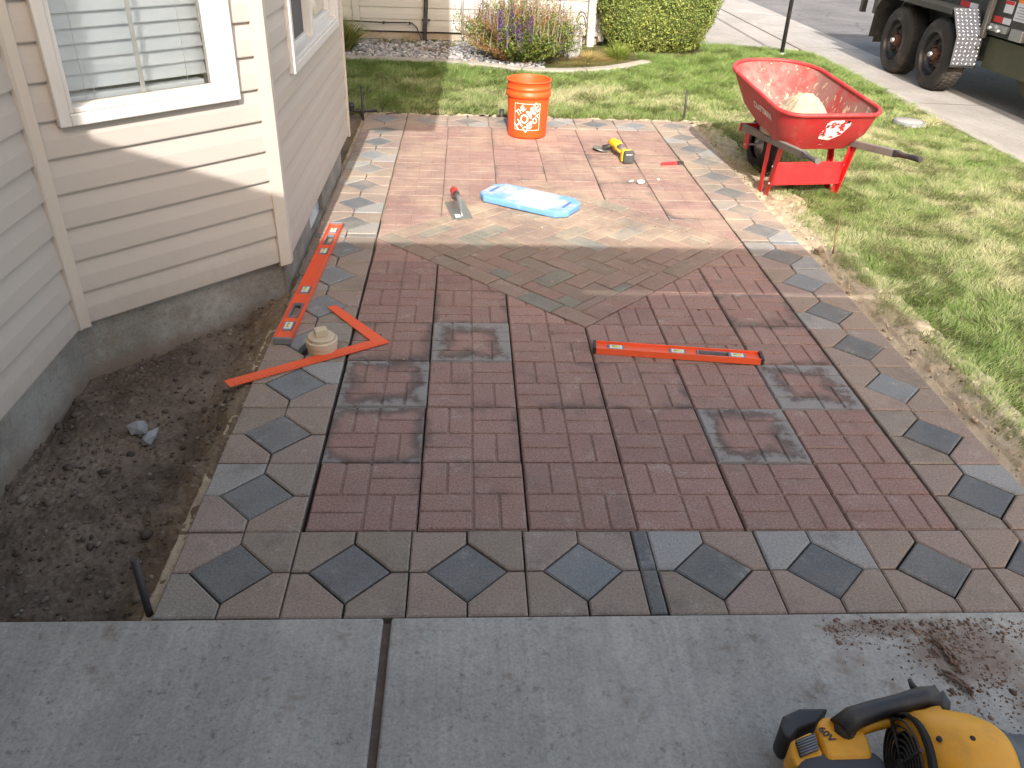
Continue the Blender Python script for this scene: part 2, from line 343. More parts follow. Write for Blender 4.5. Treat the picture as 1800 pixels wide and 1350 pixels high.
def m_trayi():
    t = NT('dusty_red_tray'); n = t.noise(5, detail=6, rough=.65)
    c = t.mix(t.sm(n, .36, .56), (.32, .045, .042), (.25, .13, .115))
    c = t.mix(t.math('MULTIPLY', t.sm(t.noise(9, t.vmul(t.co(), (1, 1, .35)), 6, .7, dist=1), .55, .68), .55), c, (.30, .19, .16))
    sep = t.n('ShaderNodeSeparateXYZ'); t.put(sep.inputs[0], t.co())
    low = t.sm(sep.outputs[2], .60, .42)
    sp_ = t.noise(26, t.vmul(t.co(), (1, 1, .5)), 4, .6)
    f = t.sm(t.math('ADD', sp_, t.math('MULTIPLY', low, .09)), .625, .66)
    c = t.mix(t.math('MULTIPLY', f, .85), c, (.46, .36, .25))
    return t.fin(c, .7, t.bump(f, .003))
TRAYI = m_trayi()
def m_pad():
    t = NT('blue_foam'); n = t.noise(9, detail=6, rough=.7)
    sep = t.n('ShaderNodeSeparateXYZ'); t.put(sep.inputs[0], t.co())
    r = t.math('ADD', t.math('MULTIPLY', t.math('ABSOLUTE', sep.outputs[0]), 2.0), t.math('MULTIPLY', t.math('ABSOLUTE', sep.outputs[1]), 3.2))
    f = t.sm(t.math('SUBTRACT', n, t.math('MULTIPLY', r, .42)), .14, .38)
    f = t.math('MULTIPLY', f, t.sm(sep.outputs[2], .030, .037))
    c = t.mix(t.math('MULTIPLY', f, .8), (.15, .33, .62), (.45, .44, .40))
    c = t.mix(t.sm(t.noise(24, t.vmul(t.co(), (1, 1, 1)), 5, .7), .60, .68), c, (.30, .46, .66))
    return t.fin(c, .8, t.bump(t.noise(60, detail=4), .001), spec=.2)
PADM = m_pad()

def wob(x, y, s=1.0, z=0.0): return mnoise.fractal(Vector((x*s, y*s, z)), 1.0, 2.0, 5)
def grid_mesh(name, x0, x1, y0, y1, nx, ny, zf, mat):
    xs = np.linspace(x0, x1, nx); ys = np.linspace(y0, y1, ny)
    V = np.array([(x, y, zf(x, y)) for y in ys for x in xs])
    i = np.arange((ny-1)*(nx-1)); a = (i//(nx-1))*nx + i % (nx-1)
    return np_mesh(name, V, [np.stack([a, a+1, a+nx+1, a+nx], 1)], mat, smooth=True)
def st(name, me, parent=None): return tag(link(name, me, parent), kind='structure')

# ---------------- ground ----------------
g = MB(); g.add([(-150, -150, -.30), (150, -150, -.30), (150, 150, -.30), (-150, 150, -.30)], [(0, 1, 2, 3)])
st('ground', g.mesh('ground', LAWN))
def lawn_z(x, y): return -.012 + .012*wob(x, y, 1.3) + .006*wob(x, y, 6)
def sand_edge(y): return 2.245 + .04*wob(y, 3, 2.2) + .02*wob(y, 9, 9) - .10*max(0, min(1, (y-2.6)/.9))
def lawn_far(x): return 8.15 if x < 3.3 else 8.15 - .42*((x-3.3)/.95)**2
# lawn sheet: right part and back part
xs = np.linspace(-2.6, 4.26, 120); ys = np.linspace(-.6, 8.2, 150)
def lz(x, y):
    z = lawn_z(x, y)
    if x < 2.42 and y < 4.66: z = -.06 if x > 2.0 else -.22
    if y > lawn_far(x)+.03: z -= .05
    return z
st('lawn', grid_mesh('lawn', -2.6, 4.26, -.6, 8.2, 200, 240, lz, LAWN))
st('sand_strip', grid_mesh('sand_strip', 2.10, 2.60, -.4, 4.85, 60, 380, lambda x, y: (-.022 + .012*wob(x, y, 4) + .010*wob(x, y, 14) + .012*max(0, wob(x, y, 35)) + (.010 if x > 2.2 else 0) - (.05 if x > sand_edge(y)+.16 else 0)), SAND))
st('sand_edge_back', grid_mesh('sand_edge_back', -.36, 2.22, 4.575, 4.74, 300, 30, lambda x, y: (-.014 + .020*wob(x, y, 6) + .012*wob(x, y, 24) - (y-4.62)*.12), SAND))
# soil bed by the bay
def soil_z(x, y):
    z = -.075 + .016*wob(x, y, 2.4) + .012*wob(x, y, 9) + .006*abs(wob(x, y, 30)) + .004*wob(x, y, 70)
    z += .058*max(0, min(1, (x+.46+.05*wob(x, y, 5))/.15)) + (.012*wob(x, y, 16) if x > -.40 else 0) + .02*max(0, min(1, (y-1.0)/.5))
    return z
st('soil', grid_mesh('soil', -1.05, -.296, -.34, 1.66, 190, 420, soil_z, SOIL))
st('soil_side', grid_mesh('soil_side', -.9, -.30, 3.1, 4.68, 60, 160, lambda x, y: -.035 + .02*wob(x, y, 12), SAND if False else SOIL))
# concrete slab with a control joint
o = MB()
o.bbox((-1.6, -3.6, -.12), (.243, -.312, .006)).bbox((.262, -3.6, -.12), (3.2, -.312, .006))
sl_ = tag(o.build('porch_slab', SLAB, bevel=.006), kind='structure')
o = MB().bbox((.243, -3.6, -.1), (.262, -.32, -.006)); tag(o.build('slab_joint', plain('joint_grime', (.10, .075, .06), .9, dirt=.5, scale=30)), kind='structure')
# street, kerb, driveway
g = MB(); g.add([(5.40, -40, -.13), (30, -40, -.13), (30, 60, -.13), (5.40, 60, -.13)], [(0, 1, 2, 3)]); st('street', g.mesh('street', ASPH))
prof = [(4.25, -.2), (4.25, .004), (4.34, .004), (4.38, -.004), (4.47, -.095), (4.53, -.115), (5.41, -.126), (5.41, -.3)]
k = MB()
for y0, y1 in [(-20, 3.0), (3.012, 5.99), (6.002, 8.99), (9.002, 12), (12.012, 15), (15.012, 40)]:
    n = len(prof); k.add([(x, y0, z) for x, z in prof]+[(x, y1, z) for x, z in prof], [(i, i+1, n+i+1, n+i) for i in range(n-1)])
tag(k.build('kerb', WALK, bevel=.008), kind='structure')
g = MB(); g.bbox((2.02, 8.10, -.2), (4.245, 9.6, -.006)); g.bbox((2.02, 9.612, -.2), (4.245, 12.4, -.006)); g.bbox((2.02, 12.412, -.2), (4.245, 30, -.006))
tag(g.build('driveway', WALK, bevel=.006), kind='structure')

# ---------------- patio ----------------
T = .305
PZ = 0.0
def inset(poly, d):
    n = len(poly); out = []
    for i in range(n):
        p0 = Vector(poly[i-1]); p1 = Vector(poly[i]); p2 = Vector(poly[(i+1) % n])
        e1 = (p1-p0).normalized(); e2 = (p2-p1).normalized(); n1 = Vector((-e1.y, e1.x)); n2 = Vector((-e2.y, e2.x))
        k = 1+n1.dot(n2); out.append(tuple(p1 + (n1+n2)*(d/max(k, .3))))
    return out
def area(p): return .5*sum(p[i-1][0]*p[i][1]-p[i][0]*p[i-1][1] for i in range(len(p)))
def clip(poly, a, b, c):   # keep a*x+b*y>=c
    out = []
    for i in range(len(poly)):
        p, q = poly[i-1], poly[i]; dp = a*p[0]+b*p[1]-c; dq = a*q[0]+b*q[1]-c
        if (dp >= 0) != (dq >= 0):
            t = dp/(dp-dq); out.append((p[0]+(q[0]-p[0])*t, p[1]+(q[1]-p[1])*t))
        if dq >= 0: out.append(q)
    res = []
    for p in out:
        if not res or (abs(p[0]-res[-1][0])+abs(p[1]-res[-1][1])) > 1e-4: res.append(p)
    if len(res) > 1 and abs(res[0][0]-res[-1][0])+abs(res[0][1]-res[-1][1]) < 1e-4: res.pop()
    return res
def slabpoly(mb, poly, gap, th, ch, z=0):
    if len(poly) < 3 or area(poly) < 2e-5: return False
    a = inset(poly, gap); b = inset(poly, gap+ch)
    if area(b) < 1e-5: return False
    n = len(poly)
    vs = [(x, y, z) for x, y in b] + [(x, y, z-ch*.75) for x, y in a] + [(x, y, z-th) for x, y in a]
    fs = [tuple(range(n))] + [(i+n, (i+1) % n+n, (i+1) % n, i) for i in range(n)] + [(i+2*n, (i+1) % n+2*n, (i+1) % n+n, i+n) for i in range(n)]
    mb.add(vs, fs); return True
DXC, DYC, DH = 3*T, 6.93*T, 3.02*T      # diamond inlay centre, half diagonal
bed = grid_mesh('patio', -.313, 2.142, -.309, 4.58, 60, 380, lambda x, y: (-.011 if (y > 2.05+.15*wob(x, y, 2) and abs(x-DXC)+abs(y-DYC) < DH) else (-.018 if y > 2.4 else -.030)) + .004*wob(x, y, 20), BED)
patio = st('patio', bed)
def pj(a=.0016): return random.uniform(-a, a)
def place(name, me, x, y, rz=0, col=None, tilt=.0022):
    o = link(name, me, patio, (x+pj(.0014), y+pj(.0014), PZ+pj(.002)), rz); o.rotation_euler = (pj(tilt), pj(tilt), rz+pj(.003))
    sunlit_dust = max(0, min(1, (y-1.95)/.3)) * (.56 if (abs(x-DXC)+abs(y-DYC)) < DH*1.02 and name == 'brick' else .34) + .05  # swept sand plus painted sunlit tone, starting near the shadow edge
    s, tnt = (col or (0, 0)); o.color = (s, tnt, sunlit_dust, 1)
    return o
GR = .0036
def tile_pads():
    h = T/2 - .001; c = 0
    L = -h; q = [(-h, c), (c, h)]
    pads = []
    # basketweave: TL vertical pair, TR horizontal pair, BL horizontal pair, BR vertical pair
    pads += [(-h, 0, -h/2, h), (-h/2, 0, 0, h), (0, 0, h, h/2), (0, h/2, h, h), (-h, -h, 0, -h/2), (-h, -h/2, 0, 0), (0, -h, h/2, 0), (h/2, -h, h, 0)]
    return pads
def tile_mesh(clipper=None, rec=.0050):
    mb = MB(); h = T/2
    base = [(-h, -h), (h, -h), (h, h), (-h, h)]
    if clipper: base = clipper(base)
    if len(base) < 3 or area(base) < .0012: return None
    slabpoly(mb, base, .0024 if rec > .003 else .0016, .045, .004 if rec > .003 else .002, -rec)
    for x0, y0, x1, y1 in tile_pads():
        p = [(x0, y0), (x1, y0), (x1, y1), (x0, y1)]
        if clipper: p = clipper(p)
        if len(p) < 3 or area(p) < .0003: continue
        slabpoly(mb, p, GR if rec > .003 else .0022, rec+.0002, .0036 if rec > .003 else .0016, 0)
    return mb.mesh('tile', TILE)
full_tile = tile_mesh(); dusty_tile = tile_mesh(None, .0014)
STAIN = {(1, 4-1): .9, (0, 2): .85, (5, 3-1): 1.0, (4, 1): .85, (0, 1): .62, (1, 1): .42, (0, 3): .55, (1, 3): .95, (2, 2): .45, (3, 2): .42, (5, 3): .45, (5, 4): .6, (1, 4): .5, (3, 4): .3, (5, 5): .45, (4, 2): .3, (5, 1): .25,
         (4, 11): .6, (2, 12): .4, (5, 11): .45, (2, 13): .4, (4, 10): .5, (1, 9): .35, (0, 11): .3, (4, 9): .55, (5, 8): .5, (2, 10): .5}
STAIN[(5, 2)] = 1.0
for i in range(6):
    for j in range(14):
        cx, cy = (i+.5)*T, (j+.5)*T
        corners = [(cx+sx*T/2, cy+sy*T/2) for sx in (-1, 1) for sy in (-1, 1)]
        inside = [abs(x-DXC)+abs(y-DYC) < DH for x, y in corners]
        s = STAIN.get((i, j), random.choice([0, .12, .22, .3]))
        near = min(abs(x-DXC)+abs(y-DYC) for x, y in corners)
        yr = (cy-T/2 < DYC < cy+T/2) and (i in (0, 5))
        if all(inside) and not yr: continue
        if not any(inside) and not yr:
            place('tile', dusty_tile if cy > 2.1 else full_tile, cx, cy, 0, (s, 0)); continue
        for sx in (-1, 1):
            if (sx < 0) != (cx < DXC): continue
            for sy in (-1, 1):
                def cl(p, sx=sx, sy=sy):
                    p = clip(p, 0, sy, sy*(DYC-cy))
                    return clip(p, sx, sy, DH + sx*(DXC-cx) + sy*(DYC-cy)) if len(p) > 2 else p
                me = tile_mesh(cl, .0014 if cy > 2.1 else .0050)
                if me: place('tile', me, cx, cy, 0, (s, 0), .001)
# herringbone diamond of brick pavers, in a frame turned by 45 degrees
side = DH*math.sqrt(2); hs = side/2; BW, BL = .0985, .197
def brick_mesh(poly):
    mb = MB(); return mb.mesh('brick', BRIK) if slabpoly(mb, poly, .0022, .05, .0036) else None
fullb = brick_mesh([(-BL/2, -BW/2), (BL/2, -BW/2), (BL/2, BW/2), (-BL/2, BW/2)])
def to_world(u, v): c = math.sqrt(.5); return DXC + c*(u+v), DYC + c*(v-u)     # u down-right, v up-right
# u axis along direction (+x,-y); v axis along (+x,+y)
def put_brick(u0, v0, u1, v1, lim):
    p = [(u0, v0), (u1, v0), (u1, v1), (u0, v1)]
    if u1 <= lim[0]+.004 or u0 >= lim[2]-.004 or v1 <= lim[1]+.004 or v0 >= lim[3]-.004: return
    q = [(max(lim[0], min(lim[2], a)), max(lim[1], min(lim[3], b))) for a, b in p]
    w_, h_ = q[2][0]-q[0][0], q[2][1]-q[0][1]
    if w_ < .022 or h_ < .022: return
    uc, vc = (q[0][0]+q[2][0])/2, (q[0][1]+q[2][1])/2
    x, y = to_world(uc, vc)
    if abs(w_-BL) < 1e-4 and abs(h_-BW) < 1e-4: place('brick', fullb, x, y, -math.pi/4)
    elif abs(w_-BW) < 1e-4 and abs(h_-BL) < 1e-4: place('brick', fullb, x, y, math.pi/4)
    else:
        me = brick_mesh([(-w_/2, -h_/2), (w_/2, -h_/2), (w_/2, h_/2), (-w_/2, h_/2)])
        if me: place('brick', me, x, y, -math.pi/4)
full = (-hs, -hs, hs, hs)
# border course: lower-left side is v=-hs (runs along u), lower-right side is u=+hs (runs along v)
def course(a, b, f):
    n = max(1, round((b-a)/BL)); L = (b-a)/n
    for k in range(n): f(a+k*L, a+(k+1)*L)
course(-hs, hs, lambda a, b: put_brick(a, -hs, b, -hs+BW, full))
course(-hs+BW, hs, lambda a, b: put_brick(hs-BW, a, hs, b, full))
course(-hs, hs-BW, lambda a, b: put_brick(a, hs-BW, b, hs, full))
course(-hs+BW, hs-BW, lambda a, b: put_brick(-hs, a, -hs+BW, b, full))
inn = (-hs+BW, -hs+BW, hs-BW, hs-BW)
for a in range(-9, 10):
    for b in range(-5, 6):
        x0, y0 = (a+4*b)*BW+.012, a*BW+.02
        put_brick(x0, y0, x0+2*BW, y0+BW, inn); put_brick(x0+2*BW, y0-BW, x0+3*BW, y0+BW, inn)
# border units
UX = (8*T-.045)/8; UY = (16*T-.045)/16; HD = .104
def pent(i):
    a, b = UX/2, UY/2
    P = [(0, HD), (0, b), (-a, b), (-a, 0), (-HD, 0)]
    return [P, [(-x, y) for x, y in P][::-1], [(-x, -y) for x, y in P], [(x, -y) for x, y in P][::-1]][i]
def pav(name, poly, mat):
    if area(poly) < 0: poly = poly[::-1]
    mb = MB(); slabpoly(mb, poly, .0022, .05, .0045); return mb.mesh(name, mat)
pms = [pav('border_paver', pent(i), BORD) for i in range(4)]
dm = pav('diamond_paver', [(0, -HD), (HD, 0), (0, HD), (-HD, 0)], DIAM)
pipe = (-.098, .992)
def unit(x, y, hole=False):
    for i in range(4):
        if hole and i in (0, 1, 2, 3):
            me = pms[i]
            if i == 2:   # the piece cut round the pipe
                P = pent(2) if area(pent(2)) > 0 else pent(2)[::-1]
            place('border_paver', me, x, y)
        else: place('border_paver', pms[i], x, y)
    if not hole: place('diamond_paver', dm, x, y)
    else:
        D = [(0, -HD), (HD, 0), (0, HD), (-HD, 0)]
        P = clip(D, -1, .35, .012); place('diamond_paver', pav('diamond_paver', P, DIAM), x, y)
strip_y = -T + 8*UY + .0225
for j in range(16):
    y = -T + (j+.5)*UY + (.045 if j >= 8 else 0)
    if j in (0, 15):
        for i in range(8): unit(-T + (i+.5)*UX + (.045 if i >= 4 else 0), y)
        sx = -T + 4*UX + .0225
        for s_ in (-1, 1):
            place('strip_paver', pav('strip_paver', [(-.0225, -UY/4), (.0225, -UY/4), (.0225, UY/4), (-.0225, UY/4)], DIAM), sx, y+s_*UY/4)
    else:
        unit(-T + .5*UX, y, j == 4); unit(7*T - .5*UX, y)
for x0 in (-T + .25*UX, -T+.75*UX, 7*T-.25*UX, 7*T-.75*UX):
    place('strip_paver', pav('strip_paver', [(-UX/4, -.0225), (UX/4, -.0225), (UX/4, .0225), (-UX/4, .0225)], DIAM), x0, strip_y)
# steel-grey edge restraint ridge of sand on left
st('edge_sand', grid_mesh('edge_sand', -.345, -.300, -.31, 4.58, 8, 600, lambda x, y: -.016 + .010*wob(x, y, 9) + .006*wob(x, y, 40) - (.03 if x < -.338 else 0), SAND))

# ---------------- house ----------------
house = empty('house', 'beige vinyl-sided house with an angled bay standing left of the patio', 'house')
PROF = [(-.002, .003), (.004, 0), (.0155, 0), (.0165, .004), (.0135, .056), (.0035, .1135), (-.002, .1135)]   # (out, up)
def board(P0, P1, t0, t1, z, parent, mat, name='siding_board', prof=PROF, ztop=None):
    d = Vector((P1[0]-P0[0], P1[1]-P0[1])); L = d.length; d /= L; nrm = Vector((d.y, -d.x))
    mb = MB(); n = len(prof); vs = []
    for t in (t0, t1):
        for o_, u_ in prof:
            zz = z+u_
            if ztop is not None: zz = min(zz, ztop)
            p = Vector(P0) + d*t + nrm*o_; vs.append((p.x, p.y, zz))
    mb.add(vs, [(i, i+1, n+i+1, n+i) for i in range(n-1)] + [tuple(range(n)), tuple(range(2*n-1, n-1, -1))])
    return mb.build(name, mat, parent)
def wall_panel(P0, P1, z0, z1, parent, mat, opening=None, prof=PROF, pitch=.1131, a=0, b=None):
    L = (Vector(P1)-Vector(P0)).length; b = L if b is None else b
    z = z0
    while z < z1:
        if opening and z+pitch > opening[2]+.01 and z < opening[3]-.01:
            board(P0, P1, a, opening[0], z, parent, mat, prof=prof); board(P0, P1, opening[1], b, z, parent, mat, prof=prof)
            if z < opening[2]-.01: board(P0, P1, opening[0], opening[1], z, parent, mat, prof=prof, ztop=opening[2])
        else: board(P0, P1, a, b, z, parent, mat, prof=prof)
        z += pitch
def backing(P0, P1, z0, z1, parent, opening=None, name='wall', mat=DARK, off=-.004):
    d = Vector((P1[0]-P0[0], P1[1]-P0[1])); L = d.length; d /= L; nr = Vector((d.y, -d.x))
    mb = MB()
    def quad(t0, t1, a, b):
        for o1 in (off,):
            p = Vector(P0)+d*t0+nr*o1; q = Vector(P0)+d*t1+nr*o1; p2 = p-nr*.1; q2 = q-nr*.1
            mb.add([(p.x, p.y, a), (q.x, q.y, a), (q.x, q.y, b), (p.x, p.y, b), (p2.x, p2.y, a), (q2.x, q2.y, a), (q2.x, q2.y, b), (p2.x, p2.y, b)], [(0, 1, 2, 3), (5, 4, 7, 6), (0, 3, 7, 4), (1, 5, 6, 2), (3, 2, 6, 7), (0, 4, 5, 1)])
    if opening:
        t0, t1, a, b = opening; quad(0, t0, z0, z1); quad(t1, L, z0, z1); quad(t0, t1, z0, a); quad(t0, t1, b, z1)
    else: quad(0, L, z0, z1)
    return mb.build(name, mat, parent)
A = (-.905, -4.5); B = (-.905, .875); Cc = (-.305, 1.475); Dd = (-.305, 3.43); Ee = (-.905, 4.03); Ff = (-.905, 6.2)
Z0 = .155; ZT = 2.45
# windows
W2o = (.098, .722, .812, 1.95)      # along B-C
W3o = (.40, 1.72, .80, 1.95)        # along C-D
wall_panel(A, B, .147, ZT, house, VINYL)
wall_panel(B, Cc, Z0, ZT, house, VINYL, W2o)
wall_panel(Cc, Dd, Z0, ZT, house, VINYL, W3o)
wall_panel(Dd, Ee, Z0, ZT, house, VINYL)
backing(A, B, .16, ZT, house); backing(B, Cc, .16, ZT, house, W2o); backing(Cc, Dd, .16, ZT, house, W3o); backing(Dd, Ee, .16, ZT, house); backing(Ee, Ff, -.2, ZT, house, mat=VINYL)
def trim(P, dA, dB, wA, wB, z0, z1, proud=.024):
    """corner post: dA, dB unit vectors from the corner along the two walls, nA,nB outward"""
    P = Vector(P); dA = Vector(dA).normalized(); dB = Vector(dB).normalized()
    nA = Vector((dA.y, -dA.x)); nB = Vector((-dB.y, dB.x))
    if nA.dot(dB) > 0 and False: nA = -nA
    return P, dA, dB
def corner(P, wa, wb, na, nb, la, lb, z0=.142, z1=ZT, pr=.023, mat=TRIM):
    P = Vector(P); wa, wb, na, nb = [Vector(v).normalized() for v in (wa, wb, na, nb)]
    # outer corner point: intersection of offset lines
    k = pr/(1+na.dot(nb)); oc = P+(na+nb)*k
    ic = P-(na+nb)*.004
    poly = [P+wa*la-na*.003, P+wa*la+na*pr, oc, P+wb*lb+nb*pr, P+wb*lb-nb*.003, ic]
    pl = [tuple(v) for v in poly]
    if area(pl) < 0: pl = pl[::-1]
    return MB().prism(pl, z0, z1).build('corner_trim', mat, house, bevel=.002)
s2 = math.sqrt(.5)
corner(B, (0, -1), (s2, s2), (1, 0), (s2, -s2), .022, .040)          # concave corner at the bay's start
corner(Cc, (-s2, -s2), (0, 1), (s2, -s2), (1, 0), .042, .030, .138)
corner(Dd, (0, -1), (-s2, s2), (1, 0), (s2, s2), .020, .03, .135)
# foundations
def found(P0, P1, t0=0, t1=None, z0=-.35, z1=.158, off=-.012, name='foundation', hole=None):
    d = Vector((P1[0]-P0[0], P1[1]-P0[1])); L = d.length; d /= L; nr = Vector((d.y, -d.x)); t1 = L if t1 is None else t1
    def blk(a, b, c, e):
        p = Vector(P0)+d*a+nr*off; q = Vector(P0)+d*b+nr*off; m = MB()
        return [tuple(p), tuple(q), tuple(q-nr*.18), tuple(p-nr*.18)], c, e
    m = MB()
    segs = [(t0, t1, z0, z1)] if not hole else [(t0, hole[0], z0, z1), (hole[1], t1, z0, z1), (hole[0], hole[1], z0, hole[2]), (hole[0], hole[1], hole[3], z1)]
    for s_ in segs:
        pl, c, e = blk(*s_)
        if area(pl) < 0: pl = pl[::-1]
        m.prism(pl, c, e)
    return m.build(name, FOUND, house)
found(A, (-.905, .93)); found((-.945, .835), (-.301, 1.479)); found((-.303, 1.47), (-.303, 3.2), hole=(.62, 1.00, .012, .125))
f4 = found((-.30, 3.199), (-.9, 3.8), off=-.03)
# crawl-space vent in the foundation
v = MB().bbox((-.40, 2.075, .012), (-.385, 2.46, .125)); vent = v.build('foundation_vent', plain('vent_steel', (.16, .20, .25), .4, .6, dirt=.4), house)
v = MB()
for i in range(7): v.box((-.352, 2.268, .026+i*.015), (.05, .37, .0022), (0, R(35), 0))
v.build('louvre', METAL, vent)
def window(P0, P1, o_, parent, kind):
    t0, t1, z0, z1 = o_
    d = Vector((P1[0]-P0[0], P1[1]-P0[1])).normalized(); nr = Vector((d.y, -d.x))
    def pt(t, out, z): p = Vector(P0)+d*t+nr*out; return (p.x, p.y, z)
    def bar(mb, ta, tb, oa, ob, za, zb, mi=0):
        vs = [pt(t, o2, z) for z in (za, zb) for t, o2 in ((ta, oa), (tb, oa), (tb, ob), (ta, ob))]
        mb.add(vs, [(3, 2, 1, 0), (4, 5, 6, 7), (0, 1, 5, 4), (1, 2, 6, 5), (2, 3, 7, 6), (3, 0, 4, 7)], mi)
    fr = MB(); fw = .036
    for oa, ob, w0, w1 in ((.001, .036, 0, fw), (-.030, .028, fw+.0005, fw+.016), ):
        bar(fr, t0+w0, t0+w1, oa, ob, z0+w0, z1-w0); bar(fr, t1-w1, t1-w0, oa, ob, z0+w0, z1-w0)
        bar(fr, t0+w1, t1-w1, oa, ob, z0+w0, z0+w1); bar(fr, t0+w1, t1-w1, oa, ob, z1-w1, z1-w0)
    win = fr.build('window', WHITE, parent, bevel=.0035)
    a, b, c, e = t0+fw+.017, t1-fw-.017, z0+fw+.017, z1-fw-.017
    m = MB(); bar(m, a, b, -.055, -.001, c-.017, c-.002); m.build('sill', SILL, win, bevel=.003)
    m = MB(); bar(m, a, a+.012, -.06, -.02, c-.002, e); bar(m, b-.012, b, -.06, -.02, c-.002, e); bar(m, a+.012, b-.012, -.06, -.02, e-.012, e); m.build('frame', WHITE, win, bevel=.002)
    if kind == 'blind':
        m = MB(); bar(m, a+.012, b-.012, -.046, -.042, c, e-.012); m.build('pane', GLASS, win)
        mid = (a+b)/2+.005
        m = MB(); bar(m, mid-.008, mid+.008, -.052, -.0465, c, e-.012); m.build('muntin', WHITE, win, bevel=.002)
        z = c+.030; i = 0
        while z < e:
            tilt = R(72) if i else R(76); hw = .0245; sag = .0
            m = MB(); vs = []
            for t in (a+.010, b+.004):
                for s_ in (-1, -.33, .33, 1):
                    out = -.098 + s_*hw*math.cos(tilt); zz = z + .02 - s_*hw*math.sin(tilt) + .003*(1-s_*s_)
                    vs += [pt(t, out, zz), pt(t, out-.001, zz-.0028)]
            fs = []
            for k_ in range(3):
                a0 = 2*k_; fs += [(a0, a0+2, 8+a0+2, 8+a0), (a0+1, 8+a0+1, 8+a0+3, a0+3)]
            fs += [(0, 8, 9, 1), (6, 7, 15, 14), (0, 1, 3, 2), (2, 3, 5, 4), (4, 5, 7, 6), (8, 10, 11, 9), (10, 12, 13, 11), (12, 14, 15, 13)]
            m.add(vs, fs); m.build('slat', SLAT, win); z += .0452; i += 1
        m = MB(); bar(m, a+.014, b-.018, -.122, -.074, c-.008, c+.010); m.build('bottom_rail', SLAT, win, bevel=.003)
        m = MB()
        for t in (a+.085, b-.08):
            for oo in (-.074, -.122): m.tube([pt(t, oo, c), pt(t, oo, e)], .0009, 5)
        m.tube([pt(a+.088, -.072, c+.16), pt(a+.10, -.070, c+.09), pt(a+.115, -.071, c+.01), pt(a+.105, -.069, c-.0)], .0011, 5)
        m.build('ladder_cord', SLAT, win)
        m = MB(); bar(m, a-.1, b+.1, -.45, -.42, c-.2, e+.1); m.build('room_wall', plain('room_wall_paint', (.5, .48, .44), .8), win)
        m = MB(); bar(m, a, b, -.42, -.062, c-.03, c-.012); m.build('inner_sill', WHITE, win)
    else:
        mid = a+(b-a)*.47
        m = MB(); bar(m, mid-.022, mid+.022, -.05, .012, c-.001, e-.012); bar(m, mid+.022, b-.012, -.045, -.005, c-.001, c+.035); bar(m, b-.035, b-.0125, -.045, -.005, c+.035, e-.012)
        bar(m, a+.0125, mid-.023, -.04, -.015, c-.001, c+.022); m.build('sash', WHITE, win, bevel=.003)
        m = MB(); bar(m, a+.0125, mid-.0225, -.032, -.029, c+.022, e-.012); m.build('screen', SCREEN, win)
        m = MB(); bar(m, mid+.0225, b-.0355, -.03, -.026, c+.0355, e-.012); m.build('pane', MIRR, win)
    return win
window(B, Cc, W2o, house, 'blind'); window(Cc, Dd, W3o, house, 'slider')
# roof over the bay, main eave, upper storey, porch
m = MB(); m.prism([(-.80, -1.527), (-.80, .86), (-.19, 1.47), (-.17, 3.50), (-.80, 4.2), (-3, 4.2), (-3, -1.527)], ZT, ZT+.12)
m.build('eave', STUC, house)
m = MB(); m.bbox((-5, .40, 2.70), (.158, 7.0, 5.0)); m.build('upper_storey', VINYL, house)
hh = 2.45; rx = 2.262; py = 2.045-MSUN*(hh+.16); gy = 1.502-MSUN*hh
m = MB(); m.bbox((-3.5, py-.04, hh), (rx, py, hh+.16)); m.build('porch_beam', STUC, house)
m = MB(); m.bbox((.90, gy+.024, hh), (rx, py-.041, hh+.006)).bbox((-3.5, gy+.001, hh+.001), (.899, py-.041, hh+.007)).bbox((-3.5, -4.6, hh), (rx, gy-.0, hh+.006)); m.build('porch_ceiling', STUC, house)
m = MB(); m.bbox((-.9, -3.7, -.1), (3.0, -3.6, hh)); m.build('porch_wall', VINYL, house)

# ---------------- neighbour house ----------------
NY = 7.96
nh = empty('neighbour_house', 'pale cream vinyl-sided house beyond the lawn and gravel bed', 'house')
NP0, NP1 = (-4.0, NY-.10), (1.93, NY+.05)
nprof = [(-.002, .003), (.004, 0), (.015, 0), (.0155, .004), (.012, .06), (.003, .1195), (-.002, .1195)]
wall_panel(NP0, NP1, .075, 3.0, nh, VINYLN, None, nprof, .119)
backing(NP0, NP1, .06, 3.0, nh)
def npnt(x, out, z):
    d = Vector((NP1[0]-NP0[0], NP1[1]-NP0[1])).normalized(); nr = Vector((d.y, -d.x)); t = (x-NP0[0])/d.x
    p = Vector(NP0)+d*t+nr*out; return (p.x, p.y, z)
m = MB(); m.prism([npnt(-4, -.02, 0)[:2], npnt(1.92, -.02, 0)[:2], npnt(1.92, -.2, 0)[:2], npnt(-4, -.2, 0)[:2]], -.3, .09); m.build('foundation', m_concrete('tan_foundation', (.30, .24, .18), (.40, .33, .26), False), nh)
m = MB(); m.bbox((1.885, NY-.03, .03), (1.95, NY+.06, 3)); m.build('corner_trim', WHITE, nh, bevel=.004)
m = MB(); m.bbox((-.80, NY-.055, .02), (-.725, NY+.03, 3)); m.build('vertical_trim', VINYLN, nh, bevel=.004)
m = MB(); m.bbox((.60, NY-.03, .05), (.665, NY+.04, 3)); m.build('grey_trim', DOWN, nh, bevel=.004)
m = MB(); m.bbox((1.755, NY-.08, .0), (1.84, NY-.0, 3)); m.tube([(1.797, NY-.045, .05), (1.797, NY-.05, .0), (1.80, NY-.10, -.05)], .045, 8); m.build('downspout', DOWN, nh, bevel=.006)
m = MB(); m.tube([(1.80, NY-.099, -.049), (1.80, NY-.104, -.053)], .034, 8); m.build('downspout_mouth', DARK, nh)
